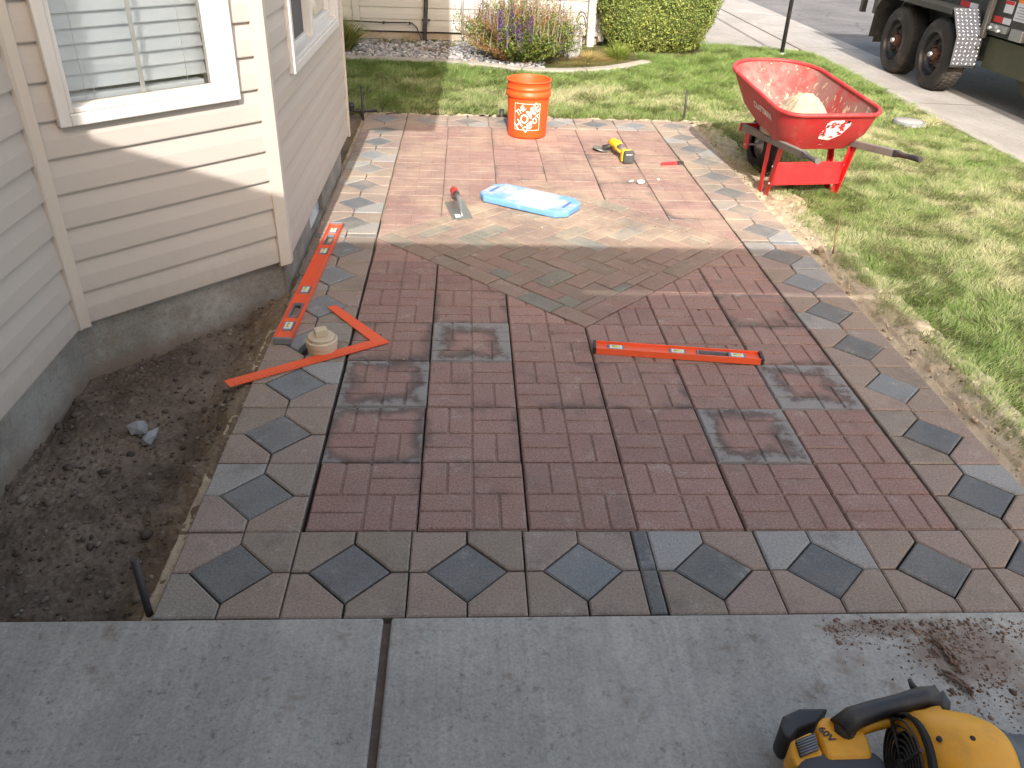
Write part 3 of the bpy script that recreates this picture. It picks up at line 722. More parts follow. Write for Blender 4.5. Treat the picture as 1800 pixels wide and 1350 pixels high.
m = MB(); m.tube([(-.03, NY-.09, -.12), (-.025, NY-.075, .1), (-.005, NY-.055, .4), (.0, NY-.05, 2.9)], .024, 10)
m.box((-.012, NY-.06, .20), (.09, .03, .018)); m.build('black_conduit', BLK, nh)
m = MB(); m.tube([(.385, NY-.13, -.12), (.385, NY-.10, .3), (.385, NY-.08, 2.9)], .011, 8); m.tube([(.385, NY-.125, .045), (.385, NY-.122, .065)], .015, 8); m.build('grey_conduit', METAL, nh)
m = MB(); m.tube([(-1.3, NY-.075, .165), (-.75, NY-.10, .172), (-.45, NY-.06, .162), (-.2, NY-.06, .170), (-.17, NY-.06, .168), (-.11, NY-.075, .12), (-.07, NY-.085, .02), (-.05, NY-.09, -.06)], .0075, 6)
for x in (-.47, -.19): m.box((x, NY-.05, .16), (.02, .02, .03))
m.build('black_cable', BLK, nh)
m = MB(); m.prism([(-4, 7.8), (2.3, 7.8), (2.3, 9.5), (-4, 9.5)], 3.0, 3.12); m.build('eave', WHITE, nh)
m = MB(); m.bbox((1.82, NY+.07, -.2), (1.92, 14, 3.0)); m.build('side_wall', VINYLN, nh)

# ---------------- planting bed ----------------
ec = [(-3.2, 6.64), (-.76, 6.66), (-.13, 6.64), (.35, 6.58), (.70, 6.46), (.97, 6.34), (1.20, 6.31), (1.45, 6.36), (1.77, 6.50), (2.05, 6.72), (2.25, 6.92)]
def smooth_path(p, n=6):
    out = []
    for i in range(len(p)-1):
        p0, p1, p2, p3 = p[max(i-1, 0)], p[i], p[i+1], p[min(i+2, len(p)-1)]
        for k in range(n):
            t = k/n; out.append(tuple(.5*((2*b)+(c-a)*t+(2*a-5*b+4*c-d)*t*t+(-a+3*b-3*c+d)*t**3) for a, b, c, d in zip(p0, p1, p2, p3)))
    return out+[tuple(p[-1])]
ep = smooth_path(ec)
def ribbon_block(pts, w, z0, z1):
    mb = MB(); vs = []
    for i, p in enumerate(pts):
        a = Vector(pts[max(i-1, 0)]); b = Vector(pts[min(i+1, len(pts)-1)]); t = (b-a).normalized(); n = Vector((-t.y, t.x)); p = Vector(p)
        for o2, z in ((-w/2, z0), (-w/2, z1-.012), (-w/2+.015, z1), (w/2-.015, z1), (w/2, z1-.012), (w/2, z0)): q = p+n*o2; vs.append((q.x, q.y, z))
    k = 6; mb.add(vs, [(i*k+j, i*k+j+1, (i+1)*k+j+1, (i+1)*k+j) for i in range(len(pts)-1) for j in range(k-1)]+[tuple(range(k)), tuple((len(pts)-1)*k+j for j in range(k-1, -1, -1))])
    return mb
cuts = [(0, 9), (9, 15), (15, 30), (30, 44), (44, len(ep)-1)]
edging = empty('garden_edging', 'curved grey concrete edging between the back lawn and the gravel bed', 'edging')
for a, b in cuts:
    seg = ep[a:b+1]; q = Vector(seg[-1])-Vector(seg[-2]); seg = seg[:-1]+[tuple(Vector(seg[-1])-q.normalized()*.012)]
    ribbon_block(seg, .125, -.1, .028).build('edging_block', EDGE, edging)
def bed_front(x): return np.interp(x, [p[0] for p in ep], [p[1] for p in ep])
st('gravel_bed', grid_mesh('gravel_bed', -3.2, 2.2, 6.40, 8.2, 120, 50, lambda x, y: (-.03+.01*wob(x, y, 5)) if y > bed_front(x)+.02 else -.12, SOIL))
ico = bmesh.new(); bmesh.ops.create_icosphere(ico, subdivisions=1, radius=1); IV = np.array([v.co[:] for v in ico.verts]); IF = np.array([[v.index for v in f.verts] for f in ico.faces]); ico.free()
def stones(name, P, size, cols, flat=.6, smooth=False):
    n = len(P); V = np.repeat(IV[None], n, 0) * (1+rng.uniform(-.28, .28, (n, len(IV), 1)))
    s = size[:, None, None] * np.stack([rng.uniform(.7, 1.2, n), rng.uniform(.6, 1.0, n), rng.uniform(.5, .9, n)*flat/.6], 1)[:, None, :]
    V = V*s; a = rng.uniform(0, 6.28, n); c, s_ = np.cos(a)[:, None], np.sin(a)[:, None]
    X = V[..., 0]*c-V[..., 1]*s_; Y = V[..., 0]*s_+V[..., 1]*c; V = np.stack([X, Y, V[..., 2]], -1) + P[:, None, :]
    F = (IF[None]+np.arange(n)[:, None, None]*len(IV)).reshape(-1, 3)
    me = np_mesh(name, V.reshape(-1, 3), [F], STONE, np.repeat(cols, len(IV), 0), smooth)
    return link(name, me)
n = 5200; X = rng.uniform(-1.3, 1.2, n); Y = rng.uniform(6.5, 7.9, n); keep = Y > bed_front(X)+.05; X, Y = X[keep], Y[keep]; n = len(X)
c = np.array([(.30, .30, .31), (.19, .20, .215), (.42, .41, .40), (.26, .19, .15), (.11, .12, .13)])[rng.choice(5, n, p=[.36, .2, .26, .08, .10])]*rng.uniform(.8, 1.2, (n, 1))
tag(stones('gravel', np.stack([X, Y, -.022+rng.uniform(0, .016, n)], 1), rng.uniform(.012, .026, n), c), 'loose grey and white gravel in front of the pale house', 'gravel', kind='stuff')

# blades helper: ribbons
def blades(name, P, H, W, lean, col, mat, seg=2, tipc=1.15):
    """P(n,3) base; H,W(n); lean(n,2) horizontal tip offset; col(n,3)"""
    n = len(P); a = rng.uniform(0, math.pi, n); dx = np.stack([np.cos(a), np.sin(a), np.zeros(n)], 1)*W[:, None]/2
    rows = []; cols = []
    for k in range(seg+1):
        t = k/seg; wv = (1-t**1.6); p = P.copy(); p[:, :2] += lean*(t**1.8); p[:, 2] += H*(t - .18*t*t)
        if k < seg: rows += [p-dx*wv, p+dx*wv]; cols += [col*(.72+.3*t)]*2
        else: rows += [p]; cols += [col*tipc]
    V = np.stack(rows, 1); C = np.stack(cols, 1); m = V.shape[1]; base = np.arange(n)[:, None]*m; F = []
    for k in range(seg-1): F.append(base+np.array([[2*k, 2*k+1, 2*k+3, 2*k+2]]))
    F.append(base+np.array([[2*seg-2, 2*seg-1, 2*seg]]))
    return np_mesh(name, V.reshape(-1, 3), F, mat, C.reshape(-1, 3))
def fnoise(X, Y, seed, f0=1.2, oct=5):
    r = np.random.default_rng(seed); z = np.zeros_like(X); amp = 1; tot = 0; f = f0
    for _ in range(oct):
        for k in range(3):
            a = r.uniform(0, 6.28); z += amp*np.sin((X*math.cos(a)+Y*math.sin(a))*f*6.28/2+r.uniform(0, 6.28)+2*np.sin((X*math.sin(a)-Y*math.cos(a))*f*2.1+r.uniform(0, 6)))/3
        tot += amp; amp *= .68; f *= 1.9
    return z/tot
def grass_region(name, N, x0, x1, y0, y1, mask, hmul=1.0, wid=.003, seg=2, seed=3):
    X = rng.uniform(x0, x1, N); Y = rng.uniform(y0, y1, N); k = mask(X, Y); X, Y = X[k], Y[k]; n = len(X)
    f = fnoise(X, Y, seed); f2 = fnoise(X, Y, seed+9, 5, 4); clump = fnoise(X, Y, seed+4, 9, 3)
    dens = np.clip(.85+.3*clump+.2*f2, .3, 1); k = rng.uniform(0, 1, n) < dens; X, Y, f, f2, clump = X[k], Y[k], f[k], f2[k], clump[k]; n = len(X)
    lush = np.clip((Y-5.3)/1.2, 0, 1)
    dry = np.clip(.50-.50*lush+.9*f+.45*f2+.10, 0, 1)*np.clip(1.25-.85*lush, .2, 1)
    dry = np.clip(dry+rng.normal(0, .16, n), 0, 1)
    green = np.array([.15, .245, .055]); lg = np.array([.31, .38, .14]); straw = np.array([.56, .52, .33])
    col = green*(1-dry[:, None])+lg*dry[:, None]; s = np.clip((dry-.55)/.45, 0, 1)[:, None]*.75; col = col*(1-s)+straw*s
    sb = (rng.uniform(0, 1, n) < .07)[:, None]; col = np.where(sb, straw*.8, col)
    col *= rng.uniform(.75, 1.25, (n, 1))
    H = (.022+.018*rng.uniform(0, 1, n)+.016*lush+.012*np.clip(clump, -1, 1))*hmul; H = np.clip(H, .010, .08)
    ang = fnoise(X, Y, seed+21, 3, 3)*5; lean = np.stack([np.cos(ang), np.sin(ang)], 1)*H[:, None]*.7+rng.normal(0, .45, (n, 2))*H[:, None]
    Z = np.full(n, -.014)
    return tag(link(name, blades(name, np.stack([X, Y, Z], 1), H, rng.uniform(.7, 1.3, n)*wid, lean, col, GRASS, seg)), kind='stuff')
se_y = np.linspace(-1, 6, 500); se_x = np.array([sand_edge(y) for y in se_y])
lawn_farv = np.vectorize(lawn_far)
def mask_r(X, Y):
    
    e = np.interp(Y, se_y, se_x) + .05*fnoise(X*0, Y, 77, 7, 4) + rng.normal(0, .022, len(X))
    bare = (np.hypot((X-2.20)/.45, (Y-3.6)/.95) < 1+.25*fnoise(X, Y, 5, 3, 3)) & (rng.uniform(0, 1, len(X)) < .72)
    vc = np.hypot((X-3.94)/.16, (Y-4.70)/.16) > 1
    thin = (X > e+.05+.05*fnoise(X, Y, 15, 4, 4)) | (rng.uniform(0, 1, len(X)) < .35)
    return (X > e) & vc & (~bare) & thin & (Y < lawn_farv(X)+.0) & (X < 4.262+.01*rng.normal(0, 1, len(X)))
gr = grass_region('grass', 290000, 2.15, 4.28, .1, 4.64, mask_r, .95, .0024)
gr['label'] = 'pale green mown grass right of the patio up to the kerb'; gr['category'] = 'grass'
mask_b = lambda X, Y: (Y > np.where(X > 2.22, 4.0, 4.635)+.03*fnoise(X, Y*0, 33, 5, 4)+rng.normal(0, .014, len(X))) & ((Y < bed_front(X)-.05) | ((X > 2.22) & (Y < lawn_farv(X)))) & (~((np.hypot((X-2.55)/1.15, Y-7.75) < .44))) & (X > -1.2)
gr = grass_region('grass', 250000, -1.1, 4.28, 4.60, 8.16, mask_b, 1.25, .0042, 2, 5)
gr['label'] = 'lush green grass behind the patio and below the hedge'; gr['category'] = 'grass'

# foliage helper: leaf quads
def leaves(P, nrm_jit, size, col, dirs=None):
    n = len(P); d = rng.normal(0, 1, (n, 3)) if dirs is None else dirs+rng.normal(0, nrm_jit, (n, 3)); d /= np.linalg.norm(d, axis=1)[:, None]
    r = rng.normal(0, 1, (n, 3)); a = np.cross(d, r); a /= np.linalg.norm(a, axis=1)[:, None]+1e-9; b = np.cross(d, a)
    L = size[:, None]; V = np.stack([P-a*L*.5, P+b*L*.28, P+a*L*.5, P-b*L*.28], 1)
    return V.reshape(-1, 3), (np.arange(n)[:, None]*4+np.array([[0, 1, 2, 3]])), np.repeat(col, 4, 0)
def pack(name, parts, mat, parent=None):
    V = []; F = []; C = []; o = 0
    for v, f, c in parts: V.append(v); F.append(f+o); C.append(c); o += len(v)
    return link(name, np_mesh(name, np.concatenate(V), F, mat, np.concatenate(C)), parent)
# hedge ball: rounded box
def hedge():
    root = empty('boxwood_hedge', 'large clipped green hedge at the corner of the pale house', 'hedge', (2.49, 7.95, 0))
    cx, cy, hx, hy, hz, zc = 0, 0, .66, .58, .68, .655
    bm = bmesh.new(); bmesh.ops.create_icosphere(bm, subdivisions=5, radius=1)
    def shape(co):
        x, y, z = co; k = (abs(x)**4.6+abs(y)**4.6+abs(z)**4.6)**(-1/4.6); v = Vector((x*k, y*k, z*k))
        taper = 1-.16*max(0, -v.z)
        return Vector((v.x*hx*taper, v.y*hy*taper, v.z*hz+zc))
    vs = []; 
    for v in bm.verts:
        p = shape(v.co); n_ = v.co.normalized(); f = 1+.05*mnoise.fractal(p*6, 1, 2, 4)+.05*mnoise.noise(p*2.5); q = Vector((0, 0, zc)) + (p-Vector((0, 0, zc)))*f; vs.append((q, n_)); 
    P = np.array([q[:] for q, _ in vs]); N = np.array([n_[:] for _, n_ in vs])
    for v, (q, n_) in zip(bm.verts, vs): v.co = Vector((0, 0, zc))+(q-Vector((0, 0, zc)))*.93
    me = bpy.data.meshes.new('inner_mass'); bm.to_mesh(me); F = [[v.index for v in f.verts] for f in bm.faces]; bm.free()
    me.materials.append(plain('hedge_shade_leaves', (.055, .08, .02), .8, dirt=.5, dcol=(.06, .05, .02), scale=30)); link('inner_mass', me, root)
    F = np.array(F); nL = 78000
    f = rng.integers(0, len(F), nL); w_ = rng.dirichlet((1, 1, 1), nL); Q = (P[F[f]]*w_[..., None]).sum(1); NN = (N[F[f]]*w_[..., None]).sum(1)
    k = (Q[:, 1] < .25) | (Q[:, 2] > 1.0) | (Q[:, 0] > .2) | (Q[:, 0] < -.4); Q, NN = Q[k], NN[k]; n = len(Q)
    bumpy = fnoise(Q[:, 0]*1.0+Q[:, 2]*.6, Q[:, 2]-Q[:, 1]*.7, 8, 7, 3)
    hole = fnoise(Q[:, 0]+.3*Q[:, 1], Q[:, 2]+.5*Q[:, 1], 19, 11, 3)
    depth = rng.uniform(-.05, .025, n)+.022*bumpy
    Q = Q+NN*depth[:, None]; k = ~((hole > .38) & (rng.uniform(0, 1, n) < .65)); Q, NN, depth, bumpy = Q[k], NN[k], depth[k], bumpy[k]; n = len(Q)
    t = np.clip(.5+.5*fnoise(Q[:, 0], Q[:, 2], 40, 1.5, 4)+rng.normal(0, .2, n), 0, 1)[:, None]
    col = (np.array([.15, .215, .05])*(1-t)+np.array([.32, .37, .10])*t)*rng.uniform(.7, 1.3, (n, 1))
    brown = rng.uniform(0, 1, n) < .03; col[brown] = (.28, .17, .06)
    pack('foliage', [leaves(Q, .7, rng.uniform(.014, .026, n), col, NN)], LEAF, root)
    m = MB()
    for k_ in range(9):
        a = random.uniform(0, 6.28); m.tube([(.15*math.cos(a), .15*math.sin(a), -.05), (.3*math.cos(a), .3*math.sin(a), .25)], [.016, .008], 6)
    m.build('trunk', TWIG, root)
hedge()
# salvia
def salvia():
    root = empty('salvia_shrub', 'wild shrub with orange-brown stems and purple flower spikes by the gravel', 'shrub', (.97, 6.98, -.02))
    nst = 620; parts = []; sp = []; P = []; 
    stm = MB(); lp, lc, ls = [], [], []; fp, fc = [], []
    for i in range(nst):
        a = random.uniform(0, 6.28); rr = math.sqrt(random.random()); bx, by = .22*rr*math.cos(a), .20*rr*math.sin(a)
        spread = .54*rr; L = random.uniform(.42, .72)*(1-.15*rr) if math.sin(a) > -.3 else random.uniform(.28, .6)
        ex, ey = bx+spread*math.cos(a)*random.uniform(.5, 1.05), by+spread*.85*math.sin(a)*random.uniform(.5, 1.05)
        ez = L*math.sqrt(max(.12, 1-.75*rr*rr))
        pts = [Vector((bx+(ex-bx)*t, by+(ey-by)*t, ez*(t**.75))) for t in (0, .35, .7, 1)]
        pts = [p+Vector((random.gauss(0, .008), random.gauss(0, .008), 0)) for p in pts]
        kind = random.random(); side_l = ex < -.24 or (ez > .42 and random.random() < .7)
        brown = kind < (.72 if side_l else .07)
        stm.tube(pts, [.0028, .0024, .0018, .001], 3, mi=0 if brown else 1, cap=False)
        nl = 90 if not brown else 100
        for k_ in range(nl):
            t = random.uniform(.12, 1); j = min(2, int(t*3)); p = pts[j].lerp(pts[j+1], t*3-j)
            lp.append(p+Vector((random.gauss(0, .016), random.gauss(0, .016), random.gauss(0, .012))))
            if brown: c_ = random.choice([(.32, .155, .055), (.36, .20, .08), (.24, .12, .05), (.30, .22, .10)])
            else: c_ = random.choice([(.11, .16, .035), (.18, .23, .055), (.08, .12, .03), (.25, .27, .07)])
            lc.append([k2*random.uniform(.75, 1.25) for k2 in c_]); ls.append(random.uniform(.008, .018) if brown else random.uniform(.013, .026))
        if (not brown) and ez > .22 and (mnoise.noise(Vector((ex*4, ez*4, 2))) > .12) and random.random() < .6:
            for k_ in range(60):
                t = random.uniform(.0, 1); p = pts[-1]+Vector((random.gauss(0, .006), random.gauss(0, .006), -.08+t*.18))
                fp.append(p); c_ = random.choice([(.10, .035, .22), (.14, .06, .28), (.06, .02, .14)]); fc.append(c_)
        elif random.random() < .5:
            tip = pts[-1]; stm.tube([tip, tip+Vector((random.gauss(0, .02), random.gauss(0, .02), random.uniform(.08, .2)))], [.0035, .0012], 3, mi=2, cap=False)
    stm.build('stem', [TWIG, plain('green_stem', (.16, .17, .06), .7), plain('dry_seed_head', (.26, .21, .17), .9)], root, recalc=False)
    lp = np.array([p[:] for p in lp]); pack('foliage', [leaves(lp, .5, np.array(ls), np.array(lc))], LEAF, root)
    fp = np.array([p[:] for p in fp]); pack('flower', [leaves(fp, .5, rng.uniform(.008, .016, len(fp)), np.array(fc))], LEAF, root)
salvia()
def tuft(name, label, cat, x, y, n, h, spread, cols, wid=.006, z=-.03, grp=None):
    a = rng.uniform(0, 6.28, n); r_ = np.sqrt(rng.uniform(0, 1, n))
    P = np.stack([.35*spread*r_*np.cos(a), .35*spread*r_*np.sin(a), np.zeros(n)], 1)
    H = h*rng.uniform(.55, 1.05, n)*(1-.3*r_); lean = np.stack([np.cos(a), np.sin(a)], 1)*(spread*r_*rng.uniform(.5, 1.1, n))[:, None]
    c_ = np.array(cols)[rng.integers(0, len(cols), n)]*rng.uniform(.7, 1.3, (n, 1))
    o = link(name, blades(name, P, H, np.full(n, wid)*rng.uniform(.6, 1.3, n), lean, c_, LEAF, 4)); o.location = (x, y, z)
    return tag(o, label, cat, grp)
gcol = [(.12, .17, .035), (.20, .24, .06), (.08, .11, .03), (.34, .29, .11)]
tuft('ornamental_grass', 'arching green ornamental grass clump at the corner of the bay wall', 'ornamental grass', -.86, 7.12, 1500, .50, .34, gcol, .008)
tuft('dry_grass_clump', 'low straw coloured weeds in front of the downspout', 'weeds', 1.68, 7.10, 1300, .12, .38, [(.42, .34, .14), (.3, .28, .1), (.4, .24, .1)], .005)
tuft('green_grass_clump', 'green grass clump at the left foot of the hedge', 'weeds', 1.98, 7.12, 520, .26, .20, [(.13, .2, .03), (.25, .3, .07)], .006)
tuft('brown_weed', 'brown dried weed in the gravel right of the black conduit', 'weeds', .08, 7.3, 500, .06, .22, [(.25, .12, .06), (.34, .18, .09), (.14, .15, .05)], .006)
for i, (x, y) in enumerate([(-.45, 7.7), (-.2, 7.72), (.25, 7.62), (.5, 7.7)]):
    tuft('foundation_weed', ['sparse green weeds along the tan foundation behind the gravel', 'weeds behind the gravel just left of the black conduit', 'weeds behind the gravel just left of the grey conduit', 'dry weeds at the foundation right of the grey conduit'][i], 'weeds', x, y, 160, .12, .18, [(.13, .15, .05), (.3, .25, .1)], .005)
tuft('low_straw_weeds', 'low straw and green ground weeds between the shrub and the edging right end', 'weeds', 1.62, 6.82, 1500, .07, .42, [(.36, .30, .13), (.24, .27, .09), (.32, .20, .09), (.18, .22, .06)], .006)
# white wrapped riser and hose
bm = bmesh.new(); bmesh.ops.create_icosphere(bm, subdivisions=4, radius=1)
for v in bm.verts:
    p = v.co.copy(); f = 1+.16*mnoise.fractal(p*2.4, 1, 2, 4); v.co = Vector((p.x*.105*f, p.y*.09*f, p.z*.2*f+.17))
me = bpy.data.meshes.new('wrapped_riser'); bm.to_mesh(me); bm.free(); me.materials.append(WRAP)
for p in me.polygons: p.use_smooth = True
tag(link('wrapped_riser', me, None, (1.50, 7.14, -.03)), 'lumpy white wrapped pipe riser behind the shrub', 'wrapped pipe')
m = MB()
for r_, ph in ((.10, 0), (.13, .6)):
    m.tube([(1.66+.5*r_*math.cos(t+ph), 7.72+.02*math.sin(2*t), .20+r_*1.2*math.sin(t+ph)) for t in np.linspace(0, 5.6, 18)], .006, 6, cap=False)
m.tube([(1.58, 7.6, .12), (1.62, 7.62, .02), (1.64, 7.6, -.05)], .006, 6)
tag(m.build('garden_hose', BLK), 'thin looped black hose against the pale wall beside the white riser', 'hose')

# ---------------- lamp post pole in lawn ----------------
pole = empty('shepherd_pole', 'tall slim black metal pole standing in the lawn behind the wheelbarrow', 'pole', (3.90, 7.68, 0))
m = MB().tube([(0, 0, -.05), (-.01, .0, 1.2), (-.02, 0, 2.2)], .022, 12); m.build('post', BLK, pole)
m = MB().lathe([(0, .02), (.045, .02), (.045, 0), (.05, -.02)], 16); m.build('base_cap', METAL, pole)

# ---------------- trailer ----------------
tr = empty('dump_trailer', 'black tandem-axle dump trailer parked on the street beyond the kerb', 'trailer', (5.3, 6.3, -.13))
tr.location = (0, 0, 0)
def tyre(cy):
    Tm = Matrix.Translation((5.05, cy, .205)) @ Matrix.Rotation(math.pi/2, 4, 'Y')
    w_ = MB(); w_.lathe([(.205, -.012), (.225, -.004), (.245, .004), (.285, -.002), (.318, .014), (.333, .04), (.336, .11), (.336, .17), (.325, .20), (.2, .215)], 48, 0, Tm)
    for k_ in range(48):   # tread blocks
        a = 2*math.pi*k_/48
        for zz, da in ((.055, 0), (.11, .065), (.165, 0)):
            ca, sa = math.cos(a+da), math.sin(a+da)
            w_.add([tuple(Matrix.Rotation(a+da, 3, 'Z') @ Vector(q)) for q in [(.334, -.015, zz-.022), (.334, .015, zz-.022), (.334, .015, zz+.022), (.334, -.015, zz+.022), (.341, -.013, zz-.02), (.341, .013, zz-.02), (.341, .013, zz+.02), (.341, -.013, zz+.02)]], [(4, 5, 6, 7), (0, 1, 5, 4), (1, 2, 6, 5), (2, 3, 7, 6), (3, 0, 4, 7)], 0, False, Tm)
    wh = w_.build('wheel', RUB, tr)
    r_ = MB(); r_.lathe([(.206, -.010), (.20, -.002), (.196, .03), (.185, .075), (.15, .085), (.10, .06), (.085, .058), (.0, .058)], 40, 0, Tm)
    rim = r_.build('rim', plain('black_rim', (.02, .02, .022), .3, dirt=.4, dcol=(.10, .08, .06), scale=20), wh)
    h_ = MB()
    for k_ in range(8):
        a = 2*math.pi*k_/8; h_.lathe([(0, .055), (.018, .056), (.02, .075)], 10, 0, Tm @ Matrix.Translation((.138*math.cos(a), .138*math.sin(a), .0)) )
    h_.build('rim_hole', DARK, wh)
    h_ = MB(); h_.lathe([(.0, -.030), (.020, -.030), (.026, -.018), (.028, .0)], 20, 1, Tm); h_.lathe([(.036, -.0), (.055, .01), (.06, .058)], 20, 0, Tm)
    for k_ in range(6):
        a = 2*math.pi*k_/6+.3; h_.lathe([(0, .028), (.011, .028), (.012, .06)], 6, 0, Tm @ Matrix.Translation((.085*math.cos(a), .085*math.sin(a), 0)))
    h_.build('hub', [BROWN, METAL], wh)
tyre(6.70); tyre(7.54)
fx0, fx1 = 5.04, 5.30
fpts = [(6.30, .17), (6.33, .42), (6.52, .635), (7.95, .635), (8.12, .45), (8.14, .16)]
m = MB(); vs = [(x, y, z) for x in (fx0, fx1) for y, z in fpts]; vs += [(x, y+(.012 if y > 7 else -.012)*0, z-.012) for x, y, z in vs]
nq = len(fpts); f_ = [(i, i+1, nq+i+1, nq+i) for i in range(nq-1)]; m.add(vs, f_+[tuple(2*nq+k_ for k_ in q) for q in f_]); m.build('fender', TRLR, tr)
m = MB()   # folded outer lip
for (y0, z0), (y1, z1) in zip(fpts[2:3], fpts[3:4]): m.bbox((fx0-.006, y0, z0-.045), (fx0+.004, y1, z0+.004))
m.build('fender_lip', TRLR, tr)
TP = plain('tread_plate', (.10, .105, .12), .4, .4, dirt=.4, dcol=(.15, .15, .16), scale=10)
m = MB(); pl = [(6.288, .175), (6.318, .425), (6.512, .650)]
vs = [(x, y, z) for x in (fx0-.004, fx1-.01) for y, z in pl]; m.add(vs, [(0, 1, 4, 3), (1, 2, 5, 4)])
plate = m.build('step_plate', TP, tr)
studs = MB()
for (y0, z0), (y1, z1) in zip(pl[:-1], pl[1:]):
    L = math.hypot(y1-y0, z1-z0); nr = int(L/.034)
    nx_, nz_ = -(z1-z0)/L, (y1-y0)/L
    for i in range(nr):
        for j in range(6):
            t = (i+.5)/nr; x = fx0+.022+j*.042; y = y0+(y1-y0)*t+nx_*.004; z = z0+(z1-z0)*t+nz_*.004; s_ = 1 if (i+j) % 2 else -1
            ux = Vector((1, (y1-y0)/L*s_, (z1-z0)/L*s_)).normalized()*.013; uy = Vector((1, -(y1-y0)/L*s_, -(z1-z0)/L*s_)).normalized()*.0065; c_ = Vector((x, y, z)); nn = Vector((0, nx_, nz_))*.003
            studs.add([c_-ux, c_-uy, c_+ux, c_+uy, c_+nn], [(0, 1, 4), (1, 2, 4), (2, 3, 4), (3, 0, 4)])
tag(studs.build('tread_stud', plain('polished_stud', (.75, .77, .8), .25, .7, dirt=0), plate), kind='stuff')
m = MB(); m.bbox((5.09, 8.10, .10), (5.29, 8.115, .46)); m.build('mud_flap', RUB, tr)
m = MB(); m.bbox((5.31, 3.2, .46), (5.33, 8.35, 1.30)); m.bbox((5.33, 8.33, .46), (7.2, 8.35, 1.30)); m.bbox((7.2, 3.2, .46), (7.22, 8.35, 1.30)); m.bbox((5.33, 3.2, .46), (7.2, 8.33, .50)); m.build('dump_box', TRLR, tr, bevel=.004)
for y in (8.30, 7.35, 6.33, 5.3, 4.3, 3.3):
    m = MB(); m.bbox((5.265, y-.03, .42), (5.309, y+.03, 1.30)); m.build('side_post', plain('post_paint', (.10, .10, .098), .5, dirt=.4) if y == 6.33 else TRLR, tr, bevel=.006)
m = MB(); m.bbox((5.255, 3.2, 1.301), (5.36, 8.38, 1.37)); m.build('top_rail', TRLR, tr, bevel=.006)
m = MB(); m.bbox((5.34, 2.8, .17), (5.44, 6.29, .44)); m.build('chassis_beam', OLIV, tr, bevel=.006)
m = MB(); m.bbox((5.34, 6.291, .26), (5.44, 8.7, .44)); m.bbox((5.45, 6.60, .17), (7.0, 6.76, .27)).bbox((5.45, 7.45, .17), (7.0, 7.61, .27)); m.build('axle_frame', TRLR, tr, bevel=.004)
m = MB(); m.prism([(5.60, .18), (5.9, .02)][::1] and [(3.9, .16), (5.95, .16), (5.75, .02), (3.9, .02)], 0, .25, mat=Matrix(((0, 0, 1, 5.48), (1, 0, 0, 0), (0, 1, 0, 0), (0, 0, 0, 1)))); m.build('tool_tray', OLIV, tr)
m = MB(); m.bbox((5.28, 5.98, .50), (5.309, 6.26, .56)); m.bbox((5.27, 5.72, .47), (5.31, 5.90, .56)); m.build('latch_bracket', METAL, tr, bevel=.004)
m = MB(); m.tube([(5.27, 6.19, .525), (5.235, 6.19, .53)], .014, 8).tube([(5.27, 6.05, .515), (5.235, 6.05, .52)], .014, 8); m.build('latch_bolt', plain('zinc_bolt', (.8, .8, .78), .2, .9, dirt=0), tr)
def tape(y0, y1, z):
    mid = y0*.55+y1*.45
    m = MB(); m.bbox((5.304, y0, z-.026), (5.308, y1, z+.026)); 
    for a, b, mt, nm in ((y1, mid, REDT, 'red_reflector'), (mid, y0, WHT, 'white_reflector')):
        q = MB(); q.bbox((5.3065, min(a, b)+.002, z-.025), (5.3095, max(a, b)-.002, z+.025)); q.build(nm, mt, tr)
tape(6.58, 6.90, .655); tape(6.00, 6.27, .60)
q = MB(); q.bbox((5.3062, 6.02, .665), (5.3095, 6.155, .765)); lb = q.build('warning_label', WHT, tr); q = MB(); q.bbox((5.304, 6.022, .735), (5.3062, 6.153, .763)); q.build('label_band', REDT, lb)
q = MB(); q.bbox((5.3062, 5.68, .62), (5.3095, 5.975, .82)); lb = q.build('warning_label', WHT, tr); q = MB(); q.bbox((5.304, 5.682, .765), (5.3062, 5.973, .82)); q.build('label_band', ORL, lb)
q = MB(); 
for i in range(5): q.bbox((5.3045, 5.70, .64+i*.022), (5.306, 5.95-.03*(i % 2), .645+i*.022))
q.build('label_print', GREYC, lb)
q = MB(); q.bbox((5.16, 8.36, .36), (5.33, 8.46, .62)); q.build('lamp_bracket', TRLR, tr, bevel=.004); q = MB(); q.bbox((5.155, 8.33, .30), (5.26, 8.36, .36)); q.build('tail_lamp', plain('tail_lamp_red', (.16, .02, .015), .3, dirt=.3), tr)
q = MB(); q.bbox((5.30, 9.05, .30), (5.36, 9.12, .8)); q.bbox((5.30, 8.47, .62), (5.36, 9.12, .67)); q.build('rear_step', TRLR, tr, bevel=.005)

# ---------------- wheelbarrow ----------------
WBX, WBY, WBA = 2.42, 2.97, .13
wb = empty('wheelbarrow', 'red wheelbarrow holding sand, with grey handles, on the grass beside the patio', 'wheelbarrow', (WBX, WBY, -.01), WBA); wb.scale = (.91, .91, .91)
